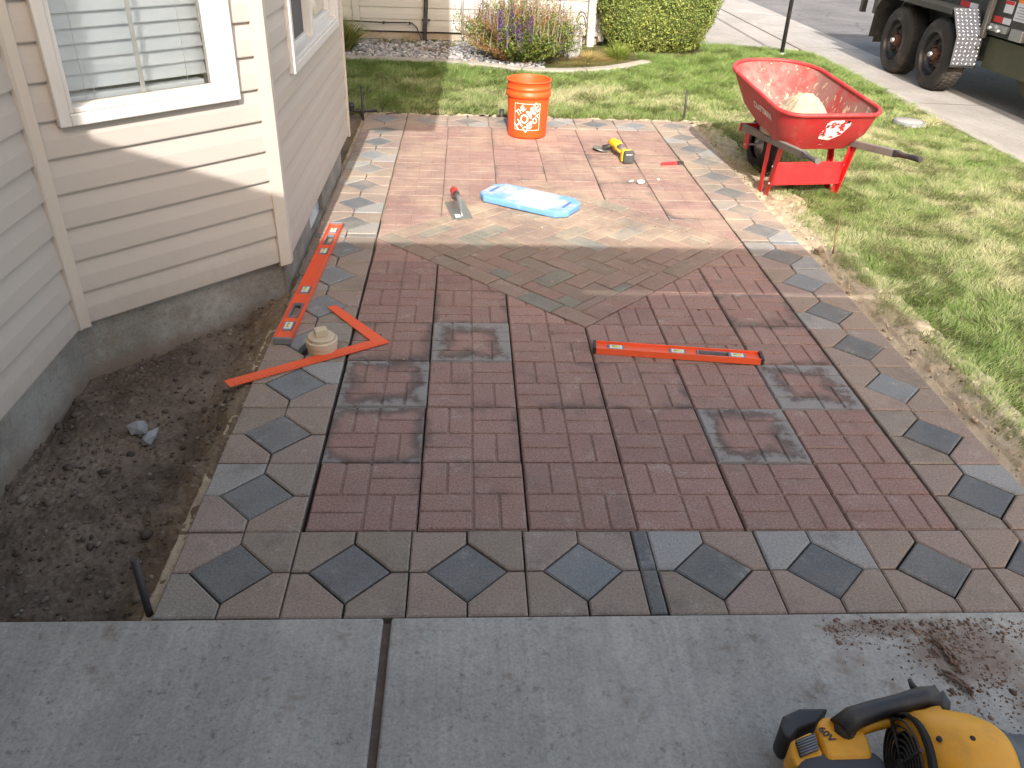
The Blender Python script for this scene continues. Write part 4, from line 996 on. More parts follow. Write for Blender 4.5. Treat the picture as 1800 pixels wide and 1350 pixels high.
# local: +y forward (wheel), x right, z up
def rounded(xr, xf, yb, yf, n=9, rb=.12, rf=.28, bow=.03):
    """rim outline: rear edge y=yb half-width xr, front y=yf half width xf"""
    pts = []
    def arc(cx, cy, r_, a0, a1, ry=None):
        for k_ in range(n): a = a0+(a1-a0)*k_/(n-1); pts.append((cx+r_*math.cos(a), cy+(ry or r_)*math.sin(a)))
    arc(xr-rb, yb+rb, rb, -math.pi/2, 0)
    arc(xf-rf, yf-rf*1.0, rf, 0, math.pi/2)
    arc(-(xf-rf), yf-rf*1.0, rf, math.pi/2, math.pi)
    arc(-(xr-rb), yb+rb, rb, math.pi, 1.5*math.pi)
    return [(x, y-(bow*(1-(x/xr)**2) if y < yb+rb else 0)) for x, y in pts]
NR = 36
rimp = [(x*(1-.10*max(0, (.2-y)/.45)) if x > 0 else x, y) for x, y in rounded(.350, .32, -.25, .82, bow=.05)]
midp = rounded(.30, .25, -.18, .66, rb=.10, rf=.2)
botp = rounded(.235, .17, -.10, .40, rb=.09, rf=.12, bow=.01)
def rz_(y): return .558+.115*max(0, (y+.25)/1.07)
L0 = [(x, y, rz_(y)) for x, y in rimp]; L1 = [(x, y, .42+.05*(y+.2)) for x, y in midp]; L2 = [(x, y, .315) for x, y in botp]
def mixl(A_, B_, t): return [tuple(p+(q-p)*t for p, q in zip(a, b)) for a, b in zip(A_, B_)]
def loopsmesh(loops, close=True, mi=0):
    mb = MB(); vs = [v_ for l in loops for v_ in l]; n_ = len(loops[0])
    mb.add(vs, [(i*n_+k_, i*n_+(k_+1) % n_, (i+1)*n_+(k_+1) % n_, (i+1)*n_+k_) for i in range(len(loops)-1) for k_ in range(n_)], mi, True)
    if close: mb.add(loops[-1], [tuple(range(n_-1, -1, -1))], mi)
    return mb
outer = [L0, mixl(L0, L1, .5), L1, mixl(L1, L2, .55), mixl(L1, L2, .9), L2]
def shr(l, d, dz=0):
    c_ = Vector((0, .25)); out = []
    for x, y, z in l:
        v_ = Vector((x, y))-c_; v_ *= 1-d/v_.length; out.append((v_.x+c_.x, v_.y+c_.y, z+dz))
    return out
inner = [shr(L0, .004), shr(outer[1], .006), shr(outer[2], .006), shr(outer[3], .006, .004), shr(outer[4], .008, .006), shr(L2, .03, .008)]
mo = loopsmesh(outer); mi_ = loopsmesh(inner, True, 1)
mo.add(mi_.v, mi_.f, 1, True)
tray = mo.build('tray', [TRAYO, TRAYI], wb, recalc=False)
m = MB(); pts = L0+[L0[0]]; m.tube([(x, y, z+.004) for x, y, z in pts], .013, 10, cap=False); m.build('rim', TRAYO, tray)
# handles
def hpt(s_, t): a = Vector((s_*.155, .64, .262)); b = Vector((s_*.318, -.67, .41)); return a.lerp(b, t)
for s_ in (-1, 1):
    m = MB(); a, b = hpt(s_, 0), hpt(s_, .84); dd = (b-a).normalized(); up = Vector((0, 0, 1)); sd = dd.cross(up).normalized(); up = sd.cross(dd)
    def bx(p, q, w0, h0, w1, h1): 
        return [p+sd*sx*w0+up*sz*h0 for sx, sz in ((-1, -1), (1, -1), (1, 1), (-1, 1))]+[q+sd*sx*w1+up*sz*h1 for sx, sz in ((-1, -1), (1, -1), (1, 1), (-1, 1))]
    bf = [(0, 1, 2, 3), (7, 6, 5, 4), (0, 4, 5, 1), (1, 5, 6, 2), (2, 6, 7, 3), (3, 7, 4, 0)]
    m.add(bx(a, b, .016, .021, .016, .021), bf); h = m.build('handle', WOOD, wb, bevel=.004)
    m = MB(); c_, e_ = hpt(s_, .842), hpt(s_, 1.0); m.add(bx(c_, c_.lerp(e_, .25), .017, .022, .013, .015), bf); m.tube([c_.lerp(e_, .22), c_.lerp(e_, .5), e_], [.016, .015, .018], 12); m.build('grip', BLK if s_ > 0 else plain('worn_grip', (.10, .095, .09), .7, dirt=.5), h, bevel=.003)
    # legs : strap iron V
    top1, top2 = hpt(s_, .42), hpt(s_, .575); top1.z -= .02; top2.z -= .02
    foot1 = Vector((s_*.245, .055, 0)); foot2 = Vector((s_*.245, -.035, -.0))
    for tp, ft in ((top1, foot1), (top2, foot2)):
        m = MB(); d_ = (ft-tp); pts_ = [tp, ft]; w1 = .024
        yv = Vector((0, 1, 0)); xv = Vector((1, 0, 0))
        vs = [p+yv*sy*w1+xv*sx*.003 for p in pts_ for sx, sy in ((-1, -1), (1, -1), (1, 1), (-1, 1))]
        vs += [p+yv*(.024)+xv*(-s_)*k2+yv*kk for p in pts_ for k2, kk in ((.003, -.005), (.022, -.005), (.022, 0), (.003, 0))]
        m.add(vs, bf+[tuple(8+q for q in f) for f in bf]); m.build('leg', REDP, wb, bevel=.0015)
    bl_ = MB()
    for zz in (.085, .195): bl_.lathe([(0, .006), (.006, .005), (.009, 0)], 8, 0, Matrix.Translation((s_*.25, -.062, zz+.0)) @ Matrix.Rotation(math.pi/2, 4, 'X'))
    bl_.build('bolt', METAL, wb)
m = MB(); m.bbox((-.240, -.056, .070), (.240, -.051, .215)); m.bbox((-.240, -.051, .210), (.240, -.038, .215)); m.build('leg_brace', REDP, wb, bevel=.002)
m = MB(); m.bbox((-.18, .630, .235), (.18, .650, .29)); m.build('nose_bracket', REDP, wb, bevel=.004)
for s_ in (-1, 1): m = MB(); m.box((s_*.13, .60, .19), (.006, .07, .13)); m.build('axle_bracket', REDP, wb)
Tm = Matrix.Translation((-.045, .60, .15)) @ Matrix.Rotation(math.pi/2, 4, 'Y')
m = MB(); m.lathe([(.10, 0), (.15, -.005), (.185, .01), (.20, .03), (.20, .06), (.185, .08), (.15, .095), (.10, .09)], 32, 0, Tm); wl = m.build('wheel', RUB, wb)
m = MB(); m.lathe([(.0, .0), (.03, 0), (.035, .02), (.10, .025), (.102, .065), (.035, .07), (.03, .09), (0, .09)], 24, 0, Tm); m.tube([(-.14, .60, .15), (.14, .60, .15)], .008, 8); m.build('rim', METAL, wl)
from mathutils.bvhtree import BVHTree
bvh = BVHTree.FromPolygons([Vector(v) for v in loopsmesh(outer).v], loopsmesh(outer).f)
# peeled shield sticker on the rear face + printed word on the left side
def surf_rear(u, vv):
    h_ = bvh.ray_cast(Vector((u*.25, -1, vv-.028)), Vector((0, 1, 0)))[0]
    return (h_ or Vector((u*.25, -.2, vv-.028)))+Vector((0, -.003, 0))
def dense(poly, k=4): return [(poly[i][0]+(poly[(i+1) % len(poly)][0]-poly[i][0])*t/k, poly[i][1]+(poly[(i+1) % len(poly)][1]-poly[i][1])*t/k) for i in range(len(poly)) for t in range(k)]
shield = [(-.0, .0), (.0, .0)]
def sticker(poly, mat, name, off=0, parent=tray):
    cu_ = (sum(p[0] for p in poly)/len(poly), sum(p[1] for p in poly)/len(poly)); pd = dense(poly); n_ = len(pd); mb = MB(); rings = []
    for sc_ in (1, .66, .33): rings += [surf_rear(cu_[0]+(u-cu_[0])*sc_, cu_[1]+(z-cu_[1])*sc_)+Vector((0, -off, 0)) for u, z in pd]
    rings.append(surf_rear(*cu_)+Vector((0, -off, 0)))
    mb.add(rings, [(r_*n_+k_, r_*n_+(k_+1) % n_, (r_+1)*n_+(k_+1) % n_, (r_+1)*n_+k_) for r_ in range(2) for k_ in range(n_)]+[(2*n_+k_, 2*n_+(k_+1) % n_, 3*n_) for k_ in range(n_)], 0, True); return mb.build(name, mat, parent)
def m_peel():
    t = NT('peeled_sticker'); f = t.sm(t.noise(26, detail=4, rough=.6), .53, .56); return t.fin(t.mix(f, (.80, .76, .76), (.62, .03, .04)), .5)
sh = sticker([(-.24, .555), (.36, .560), (.40, .52), (.34, .485), (.30, .455), (.08, .415), (-.22, .428), (-.28, .455), (-.22, .51)], m_peel(), 'sticker')
for p_ in ([(.26, .555), (.35, .557), (.35, .538), (.26, .536)], [(-.21, .525), (-.13, .526), (-.13, .519), (-.21, .518)], [(-.21, .512), (-.13, .513), (-.13, .506), (-.21, .505)], [(-.25, .462), (-.15, .47), (-.15, .461), (-.23, .452)]):
    sticker(p_, BLK, 'sticker_print', .0015)
def text_mesh(txt, size, bold=0, align='LEFT', extr=0, shear=0, spacing=1):
    cu = bpy.data.curves.new('txt', 'FONT'); cu.body = txt; cu.size = size; cu.offset = bold; cu.align_x = align; cu.extrude = extr; cu.shear = shear; cu.space_character = spacing; cu.resolution_u = 3
    o = bpy.data.objects.new('txt', cu); COL.objects.link(o); dg = bpy.context.evaluated_depsgraph_get(); me = bpy.data.meshes.new_from_object(o.evaluated_get(dg)); bpy.data.objects.remove(o); return me
me = text_mesh('CRAFTSMAN', .058, .0016, 'CENTER'); me.materials.append(CRAFTW)
for v in me.vertices:   # wrap on the left wall
    u, h_ = v.co.x, v.co.y; y = .10 - u*.95; z = .482+.035*y+h_
    p_ = bvh.ray_cast(Vector((-1, y, z)), Vector((1, 0, 0)))[0] or Vector((-.3, y, z)); v.co = p_+Vector((-.006, 0, 0))
o = link('logo_print', me, tray)
# sand heap in tray
V = [(-.04, .05, .55)]; na_, nr_ = 72, 22
for r_ in range(1, nr_+1):
    for k_ in range(na_):
        q_ = r_/nr_; a = 2*math.pi*k_/na_; x = -.02+.235*q_*math.cos(a); y = .12+(.26 if math.sin(a) < 0 else .29)*q_*math.sin(a)
        z = .352+.235*max(0, 1-q_**2.0)+(.022*mnoise.fractal(Vector((x*9, y*9, 0)), 1, 2, 5)+.014*mnoise.fractal(Vector((x*32, y*32, 3)), 1, 2, 3))*min(1, 3*(1.05-q_)); V.append((x, y, z))
F = [(0, 1+k_, 1+(k_+1) % na_) for k_ in range(na_)]+[(1+r_*na_+k_, 1+(r_+1)*na_+k_, 1+(r_+1)*na_+(k_+1) % na_, 1+r_*na_+(k_+1) % na_) for r_ in range(nr_-1) for k_ in range(na_)]
V[0] = (-.02, .12, .352+.235+.02*mnoise.fractal(Vector((-.27, .8, 0)), 1, 2, 5))
mb = MB(); mb.add(V, F, 0, True); heapo = tag(mb.build('sand_heap', SAND, None, (WBX, WBY, -.01), WBA, recalc=False), 'heap of pale damp sand lying in the red wheelbarrow tray', 'sand'); heapo.scale = (.91, .91, .91)

# ---------------- bucket ----------------
bk = empty('bucket', 'orange plastic bucket with white lettering standing on the red tiles', 'bucket', (.858, 4.085, .001))
m = MB(); m.lathe([(0, .004), (.122, .004), (.130, .0), (.134, .012), (.1425, .265), (.1425, .266), (.1535, .270), (.1545, .285), (.1535, .298), (.1455, .303), (.1450, .318), (.1500, .322), (.1500, .330), (.1460, .334), (.1470, .366), (.1520, .368), (.1520, .376), (.1455, .377), (.1430, .372), (.1385, .262), (.130, .014), (0, .012)], 72)
m.build('body', ORG, bk)
def wrap(me, ang, R0=.1385, zc=.150):
    bm = bmesh.new(); bm.from_mesh(me)
    for _ in range(2): bmesh.ops.subdivide_edges(bm, edges=[e for e in bm.edges if e.calc_length() > .012], cuts=1)
    bmesh.ops.triangulate(bm, faces=bm.faces)
    for v in bm.verts:
        u, h_ = v.co.x, v.co.y; z = zc+h_; rr = .134+.0085*(z-.012)/.253+.0022; a = ang+u/.1385; v.co = Vector((rr*math.cos(a), rr*math.sin(a), z))
    bm.to_mesh(me); bm.free(); return me
angc = math.atan2(CY-4.085, CX-.858)-.02
rot = math.radians(43)
for txt, size, cx_, cy_, W_, H_ in (('THE', .05, -.046, .043, .075, .036), ('HOME', .072, -.002, .004, .212, .058), ('DEPOT', .044, .034, -.040, .145, .038)):
    me = text_mesh(txt, size, size*.014, 'CENTER', 0, 0, 1.0); me.materials.append(PRINT)
    xs_ = [v.co.x for v in me.vertices]; ys_ = [v.co.y for v in me.vertices]; ax_, bx_, ay_, by_ = min(xs_), max(xs_), min(ys_), max(ys_)
    for v in me.vertices:
        x, y = (v.co.x-(ax_+bx_)/2)/(bx_-ax_)*W_, (v.co.y-(ay_+by_)/2)/(by_-ay_)*H_; x += y*.12; v.co = Vector((cx_+x*math.cos(rot)-y*math.sin(rot), cy_+x*math.sin(rot)+y*math.cos(rot), 0))
    link('lettering', wrap(me, angc), bk)
fr = MB(); q_ = .089
for a, b in (((-q_, -q_), (q_, -q_+.003)), ((-q_, q_-.003), (q_, q_)), ((-q_, -q_), (-q_+.003, q_)), ((q_-.003, -q_), (q_, q_))):
    fr.add([(a[0], a[1], 0), (b[0], a[1], 0), (b[0], b[1], 0), (a[0], b[1], 0)], [(0, 1, 2, 3)])
me = fr.mesh('logo_frame', PRINT); link('logo_frame', wrap(me, angc), bk)

# ---------------- kneeling pad ----------------
def P2(x, y): return Vector((x, y))
pc = Vector((.785, 2.655)); pa = math.atan2(2.436-2.953, 1.018-.536)+.0
pad = empty('kneeling_pad', 'blue foam kneeling pad with two grip slots lying on the brick inlay', 'kneeling pad', (.785, 2.645, .001), -.56); pad.scale = (.96, .98, 1)
a_, b_, cc_ = .285, .135, .055
oct_ = [(-a_+cc_, -b_), (a_-cc_, -b_), (a_, -b_+cc_), (a_, b_-cc_), (a_-cc_, b_), (-a_+cc_, b_), (-a_, b_-cc_), (-a_, -b_+cc_)]
def slot(x): return [(x-.011, -.05), (x+.011, -.05), (x+.011, .05), (x-.011, .05)]
bm = bmesh.new()
vb = [bm.verts.new((x, y, 0)) for x, y in oct_]; f = bm.faces.new(vb); r = bmesh.ops.extrude_face_region(bm, geom=[f]); 
for v in [g_ for g_ in r['geom'] if isinstance(g_, bmesh.types.BMVert)]: v.co.z = .038
bmesh.ops.recalc_face_normals(bm, faces=bm.faces); me = bpy.data.meshes.new('foam'); bm.to_mesh(me); bm.free(); me.materials.append(PADM)
fo = link('foam', me, pad); bv = fo.modifiers.new('b', 'BEVEL'); bv.width = .009; bv.segments = 3
DB = plain('slot_blue', (.07, .16, .36), .8, dirt=.2)
for x in (-.235, .235):
    m = MB(); sl2 = []
    for k_ in range(12): a = 2*math.pi*k_/12; sl2.append((x+.010*math.cos(a), (.045 if math.sin(a) > 0 else -.045)+.010*math.sin(a)))
    m.prism(sl2, .0375, .0386); m.build('grip_slot', DB, pad)
m = MB(); m.prism([(p[0]*.985, p[1]*.98) for p in oct_], -.0005, .002); m.build('underside', BLK, pad)

# ---------------- margin trowel ----------------
tw = empty('trowel', 'steel trowel with a red handle lying left of the blue pad', 'trowel', (.392, 2.52, .002), 0)
m = MB(); m.add([(-.075, .115, .003), (.03, .15, .003), (.08, -.13, .003), (-.025, -.155, .003), (-.075, .115, .0), (.03, .15, .0), (.08, -.13, .0), (-.025, -.155, .0)], [(0, 3, 2, 1), (4, 5, 6, 7), (0, 1, 5, 4), (1, 2, 6, 5), (2, 3, 7, 6), (3, 0, 4, 7)]); m.build('blade', STEEL, tw)
m = MB(); m.tube([(.022, -.10, .006), (.014, -.03, .014), (.004, .05, .04), (-.006, .10, .052), (-.012, .12, .05)], [.005, .008, .010, .011, .010], 10); m.build('tang', METAL, tw)
m = MB(); m.tube([(-.010, .095, .046), (-.018, .14, .046), (-.026, .19, .044), (-.031, .212, .042)], [.016, .021, .022, .014], 14); hd = m.build('handle', REDH, tw)
m = MB(); m.tube([(-.006, .078, .049), (-.012, .11, .051)], [.016, .019], 12); m.build('ferrule', BLK, tw)
m = MB(); m.add([(-.018, -.085, .0036), (.008, -.075, .0036), (.016, -.12, .0036), (-.010, -.128, .0036)], [(0, 3, 2, 1)]); m.build('label', PRINT, tw)

# ---------------- cordless grinder ----------------
gd = empty('cordless_grinder', 'yellow and black cordless tool lying on red tiles with battery toward camera', 'power tool', (1.463, 3.50, .001), .12); gd.scale = (.86, .86, .86)
m = MB(); m.prism([(-.038, .0), (.038, .0), (.040, .018), (.040, .075), (.034, .088), (-.030, .088), (-.038, .078)][::1], -.03, .005, mat=Matrix(((1, 0, 0, 0), (0, 0, 1, -.05), (0, 1, 0, .004), (0, 0, 0, 1)))); m.build('battery', plain('battery_plastic', (.045, .05, .055), .45, dirt=.35, dcol=(.16, .15, .14), scale=30), gd, bevel=.006)
m = MB(); m.prism([(-.042, .002), (.030, .002), (.034, .084), (-.034, .090), (-.042, .075)], .0, .045, mat=Matrix(((1, 0, 0, -.003), (0, 0, 1, -.045), (0, 1, 0, .004), (0, 0, 0, 1)))); m.build('battery_shoe', YEL2, gd, bevel=.005)
m = MB(); m.tube([(0, -.01, .05), (-.004, .06, .055), (-.012, .15, .062)], [.030, .026, .030], 14); m.build('handle', plain('grey_grip', (.20, .19, .19), .6, dirt=.3), gd)
m = MB(); m.tube([(-.012, .14, .062), (-.016, .19, .066), (-.03, .26, .066), (-.035, .30, .06)], [.030, .037, .035, .024], 16); m.build('motor_housing', YEL2, gd)
m = MB(); m.tube([(-.022, .0, .048), (-.032, .08, .052), (-.045, .17, .055)], [.010, .010, .016], 10); m.build('side_panel', YEL2, gd)
m = MB(); m.tube([(-.035, .25, .05), (-.07, .27, .03), (-.105, .28, .018)], [.024, .020, .022], 12); m.build('gear_head', BLK, gd)
m = MB(); m.lathe([(0, .0), (.062, .0), (.062, .004), (0, .006)], 32, 0, Matrix.Translation((-.125, .27, .012)) @ Matrix.Rotation(.25, 4, 'Y')); m.build('guard', STEEL, gd)
me = text_mesh('DEWALT', .012, .0003, 'CENTER'); me.materials.append(PRINT); o = link('lettering', me, gd, (0, -.0812, .064)); o.rotation_euler = (R(90), 0, 0)

# ---------------- utility knife, scraps ----------------
kn = empty('utility_knife', 'small red and black utility knife lying beside the yellow tool', 'knife', (1.755, 3.44, .002), .22)
m = MB(); m.prism([(-.075, -.012), (.03, -.016), (.032, .013), (-.06, .012), (-.078, .002)], 0, .018); m.build('body', KRED, kn, bevel=.004)
m = MB(); m.prism([(.033, -.016), (.078, -.012), (.078, .014), (.033, .014)], 0, .018); m.build('nose', BLK, kn, bevel=.003)
def lump(name, x, y, z, sx, sy, sz, mat, label=None, cat=None, rz=0, parent=None, grp=None, seed=0, sub=2, amp=.3, flat=True):
    bm = bmesh.new(); bmesh.ops.create_icosphere(bm, subdivisions=sub, radius=1)
    for v in bm.verts: p = v.co.copy(); f = 1+amp*mnoise.fractal(p*1.4+Vector((seed*3.1, seed, 0)), 1, 2, 3); v.co = Vector((p.x*sx*f, p.y*sy*f, p.z*sz*f))
    me = bpy.data.meshes.new(name); bm.to_mesh(me); bm.free(); me.materials.append(mat); o = link(name, me, parent, (x, y, z), rz)
    return tag(o, label, cat, grp) if label else o
lump('paper_scrap', 1.478, 3.035, .012, .026, .018, .012, SCRAP, 'crumpled white scrap on the tiles, larger one below the yellow tool', 'scrap', .3, seed=1)
lump('paper_scrap', 1.425, 3.06, .008, .022, .008, .006, SCRAP, 'thin pale scrap just left of the crumpled white one', 'scrap', .8, seed=2)
lump('paper_scrap', 1.60, 3.11, .006, .008, .007, .006, SCRAP, 'tiny white crumb on the tile right of the crumpled scrap', 'scrap', 0, seed=3)
lump('grey_rock', -.632, .56, -.052, .034, .048, .022, GRS, 'angular grey stone on the soil, the farther of the two', 'stone', 1.1, seed=4, sub=1, amp=.5)
lump('grey_rock', -.578, .50, -.052, .024, .040, .024, GRS, 'angular grey stone on the soil, the nearer of the two', 'stone', -.3, seed=6, sub=1, amp=.5)

# ---------------- spirit levels ----------------
def level(name, label, x, y, rz, L, W, H, vials, slots, capmat):
    t = empty(name, label, 'spirit level', (x, y, .001), rz)
    m = MB(); m.bbox((-L/2, -W/2, 0), (L/2, -W/2+.004, H)); m.bbox((-L/2, W/2-.004, 0), (L/2, W/2, H))
    xs_ = sorted([(c_-w_/2, c_+w_/2) for c_, w_ in vials+slots]); cur = -L/2
    for a, b in xs_: m.bbox((cur, -W/2+.004, H*.38), (a, W/2-.004, H*.62)); cur = b
    m.bbox((cur, -W/2+.004, H*.38), (L/2, W/2-.004, H*.62))
    for a, b in xs_:
        m.bbox((a, -W/2+.004, H*.38), (b, -W/2+.012, H*.62)); m.bbox((a, W/2-.012, H*.38), (b, W/2-.004, H*.62))
    m.build('rail_frame', ORP, t, bevel=.0008)
    for c_, w_ in vials:
        m = MB(); m.bbox((c_-w_/2, -W/2+.0125, H*.25), (c_+w_/2, W/2-.0125, H*.75)); vb_ = m.build('vial_block', GREYC, t, bevel=.003)
        m = MB(); m.bbox((c_-w_*.36, -W/2+.018, H*.755), (c_+w_*.36, W/2-.018, H*.80)); m.build('vial_window', VIAL, vb_, bevel=.002)
        m = MB(); m.tube([(c_-w_*.22, 0, H*.80), (c_+w_*.22, 0, H*.80)], .0045, 10); m.build('vial', LIQ, vb_)
    for c_, w_ in slots:
        m = MB()
        for a, b, c2, d2 in ((c_-w_/2, c_+w_/2, -W/2+.0122, -W/2+.017), (c_-w_/2, c_+w_/2, W/2-.017, W/2-.0122), (c_-w_/2, c_-w_/2+.006, -W/2+.0171, W/2-.0171), (c_+w_/2-.006, c_+w_/2, -W/2+.0171, W/2-.0171)): m.bbox((a, c2, H*.25), (b, d2, H*.78))
        m.build('hand_slot', GREYC, t, bevel=.001)
    for s_ in (-1, 1):
        m = MB(); m.bbox((s_*L/2, -W/2-.001, 0) if s_ > 0 else (-L/2-.012, -W/2-.001, 0), (L/2+.012, W/2+.001, H+.001) if s_ > 0 else (-L/2, W/2+.001, H+.001)); m.build('end_cap', capmat, t, bevel=.002)
    return t
p0, p1 = Vector((-.252, 1.035)), Vector((-.214, 2.235)); c0 = (p0+p1)/2; L_ = (p1-p0).length
level('long_spirit_level', 'long orange spirit level lying along the foundation edge of the patio', c0.x, c0.y, math.atan2(p1.y-p0.y, p1.x-p0.x), L_, .064, .026, [(-L_/2+.105, .075), (-.17, .07), (.25, .07), (L_/2-.09, .07)], [(-L_/2+.24, .125), (L_/2-.21, .12)], GREYC)
p0, p1 = Vector((.932, 1.005)), Vector((1.545, .932)); c0 = (p0+p1)/2; L_ = (p1-p0).length
level('short_spirit_level', 'short orange spirit level lying across the red tiles', c0.x, c0.y, math.atan2(p1.y-p0.y, p1.x-p0.x), L_, .062, .026, [(-L_/2+.075, .065), (.0, .065), (L_/2-.085, .065)], [(.135, .125)], BLK)
# ---------------- framing square ----------------
fs_ = empty('framing_square', 'flat orange L-shaped carpenter square beside the round pipe cap', 'carpenter square', (.147, 1.041, .004), 0)
C0 = Vector((.147, 1.041)); E1 = Vector((-.368, .716)); E2 = Vector((-.097, 1.352))
d1 = (E1-C0).normalized(); d2 = (E2-C0).normalized(); 
pts_ = [Vector((0, 0)), (E1-C0), (E1-C0)+d2*.050, d1*.038+d2*.050+d1*.012, (E2-C0)+d1*.038, (E2-C0)]
pl = [tuple(p) for p in pts_]
if area(pl) < 0: pl = pl[::-1]
m = MB().prism(pl, 0, .0025); sq = m.build('blade', ORP, fs_)
m = MB(); TK = plain('tick_print', (.30, .045, .02), .5, dirt=0)
for k_ in range(1, 47):
    p = d1*(k_*.0127+.006); ln = .022 if k_ % 2 == 0 else .012; q = p+d2*ln; w_ = d1*.0007
    m.add([tuple(p-w_)+(.003,), tuple(q-w_)+(.003,), tuple(q+w_)+(.003,), tuple(p+w_)+(.003,)], [(0, 1, 2, 3)])
tag(m.build('tick_mark', TK, fs_), kind='stuff')
m = MB().lathe([(0, .0031), (.004, .0031), (.004, .0026)], 10, 0, Matrix.Translation((-.038, .058, 0)))
m.build('hang_hole', DARK, fs_)
# ---------------- cleanout pipe ----------------
cl = empty('sewer_cleanout', 'beige round pipe cap with a square lug in the patio border', 'pipe cap', (pipe[0], pipe[1], -.040), .35)
m = MB(); m.lathe([(.0, 0), (.054, 0), (.054, .062), (.0585, .064), (.0585, .085), (.053, .089), (.0525, .0855), (0, .0855)], 40, smooth=False); m.build('pipe', BEIG, cl)
m = MB(); m.lathe([(.049, .086), (.049, .097), (.046, .100), (0, .100)], 40, smooth=False); m.build('plug', BEIG, cl)
m = MB(); m.bbox((-.023, -.018, .1005), (.023, .018, .128)); m.build('square_lug', BEIG, cl, bevel=.003)
# ---------------- stakes ----------------
def stake(x, y, h, lean, label, r=.0075):
    t = MB().tube([(x, y, -.12), (x+lean[0], y+lean[1], h)], r, 10); m2 = t.build('stake', BLK); return tag(m2, label, 'stake', 'black edging stakes around the patio')
stake(-.318, -.275, .165, (.0, .0), 'black stake at the near left corner of the patio by the slab', .009)
stake(-.318, 4.40, .23, (-.0, -.0), 'black stake at the far left corner of the patio by the bay wall', .0085)
stake(2.12, 4.672, .215, (-.01, .0), 'black stake at the far right corner of the patio near the lawn', .0085)
m = MB(); m.tube([(-.62, 4.62, .02), (-.50, 4.57, .03), (-.36, 4.53, .025), (-.24, 4.60, .015)], .012, 8); m.tube([(-.42, 4.56, .03), (-.42, 4.57, .075)], .022, 10); tag(m.build('drip_pipe', BLK), 'black drip pipe with a fitting on the ground beyond the bay corner', 'pipe')
m = MB(); m.tube([(.70, 4.59, -.05), (.70, 4.6, .05)], .018, 8); tag(m.build('bucket_shadow_stub', BLK), 'small black stub standing in for the shadow behind the left side of the bucket', 'shadow_stub')  # black stub added where the bucket shadow peeks out
# twig in sand
tg = empty('twig', 'thin bare brown twig standing upright in the sand strip', 'twig', (2.262, 2.02, -.02))
m = MB(); m.tube([(0, 0, 0), (-.003, 0, .06), (-.012, .003, .12), (-.008, .002, .17), (-.016, .004, .215), (-.010, 0, .262)], [.0045, .004, .0032, .0028, .002, .001], 6); m.build('stem', TWIG, tg)
m = MB(); m.tube([(-.011, .003, .12), (.0, 0, .145), (.003, 0, .165)], [.002, .0015, .001], 5); m.tube([(-.009, .002, .17), (-.022, 0, .185)], [.0015, .001], 5); m.build('branch', TWIG, tg)
lump('clod', 2.20, 2.04, -.0, .028, .02, .016, SOIL, 'dark soil clod in the sand at the foot of the twig', 'clod', .4, seed=8, amp=.5)
# valve cover in lawn
vcv = empty('valve_cover', 'round grey valve cover set in the right-hand lawn', 'valve cover', (3.94, 4.72, .006), .1)
m = MB(); m.lathe([(.0, .012), (.098, .012), (.102, .008), (.102, -.02)], 36); m.build('lid', m_concrete('cover_concrete', (.30, .27, .25), (.40, .37, .35), False), vcv)
m = MB(); m.lathe([(.104, -.02), (.104, .011), (.118, .011), (.12, -.02)], 36); m.build('rim', GREYC, vcv)

# ---------------- leaf blower ----------------
def U(px, py, z):
    d = FW+R2*((px-900)/FPX)-U2*((py-675)/FPX); t = (z-CZ)/d.z; return Vector((CX, CY, CZ))+d*t
lb_ = empty('leaf_blower', 'yellow and black cordless leaf blower lying on the slab at lower right', 'leaf blower', (1.3, -.75, .006))
lb_.location = (0, 0, 0)
AX = Vector((1, -.10, .0)).normalized()
ctr = Vector((1.402, -.800, .118))
def along(base, ax, prof, n=36, mi=0, mb=None):
    ax = ax.normalized(); q = ax.to_track_quat('Z', 'Y').to_matrix().to_4x4(); return (mb or MB()).lathe([(r_, z_) for r_, z_ in prof], n, mi, Matrix.Translation(base) @ q)
m = along(ctr, AX, [(.060, -.128), (.080, -.125), (.098, -.10), (.103, -.07), (.103, -.045), (.099, -.005), (.088, .026), (.078, .040), (.0, .040)], 48); m.build('motor_housing', YEL, lb_)
m = along(ctr, AX, [(.079, .038), (.077, .048), (.068, .058), (.067, .40), (.0, .40)], 40); m.build('tube', BLUEB, lb_)
m = along(ctr, AX, [(.0, -.110), (.088, -.114), (.0885, -.132), (.094, -.126)], 40); m.build('intake_back', DARK, lb_)
gm = MB()
for r_ in (.020, .032, .044, .056, .068, .080):
    q = AX.to_track_quat('Z', 'Y').to_matrix(); pts = [ctr+AX*(-.138)+q@Vector((r_*math.cos(t), r_*math.sin(t), 0)) for t in np.linspace(0, 2*math.pi, 37)]; gm.tube(pts, .0024, 6, cap=False)
for a in (0.3, 1.87, 3.44, 5.01): gm.tube([ctr+AX*(-.140), ctr+AX*(-.138)+q@Vector((.088*math.cos(a), .088*math.sin(a), 0))], .004, 6)
gm.tube([ctr+AX*(-.144), ctr+AX*(-.13)], .011, 12)
gm.build('intake_grille', BLK, lb_)
hp = [U(x, y, z) for x, y, z in ((1476, 1282, .135), (1500, 1262, .145), (1540, 1248, .15), (1585, 1236, .15), (1620, 1226, .15), (1640, 1229, .145))]
m = MB(); m.tube(hp, [.024, .022, .0195, .0185, .021, .026], 16); h = m.build('handle', BLK, lb_)
m = MB(); m.tube([U(1484, 1272, .135), U(1484, 1288, .13), U(1488, 1304, .12)], [.020, .022, .014], 14); m.build('grip_boot', BLK, lb_)
m = MB(); m.tube([U(1640, 1226, .145), U(1652, 1240, .14), U(1658, 1262, .13)], [.026, .022, .012], 12); m.build('handle_end', BLK, lb_)
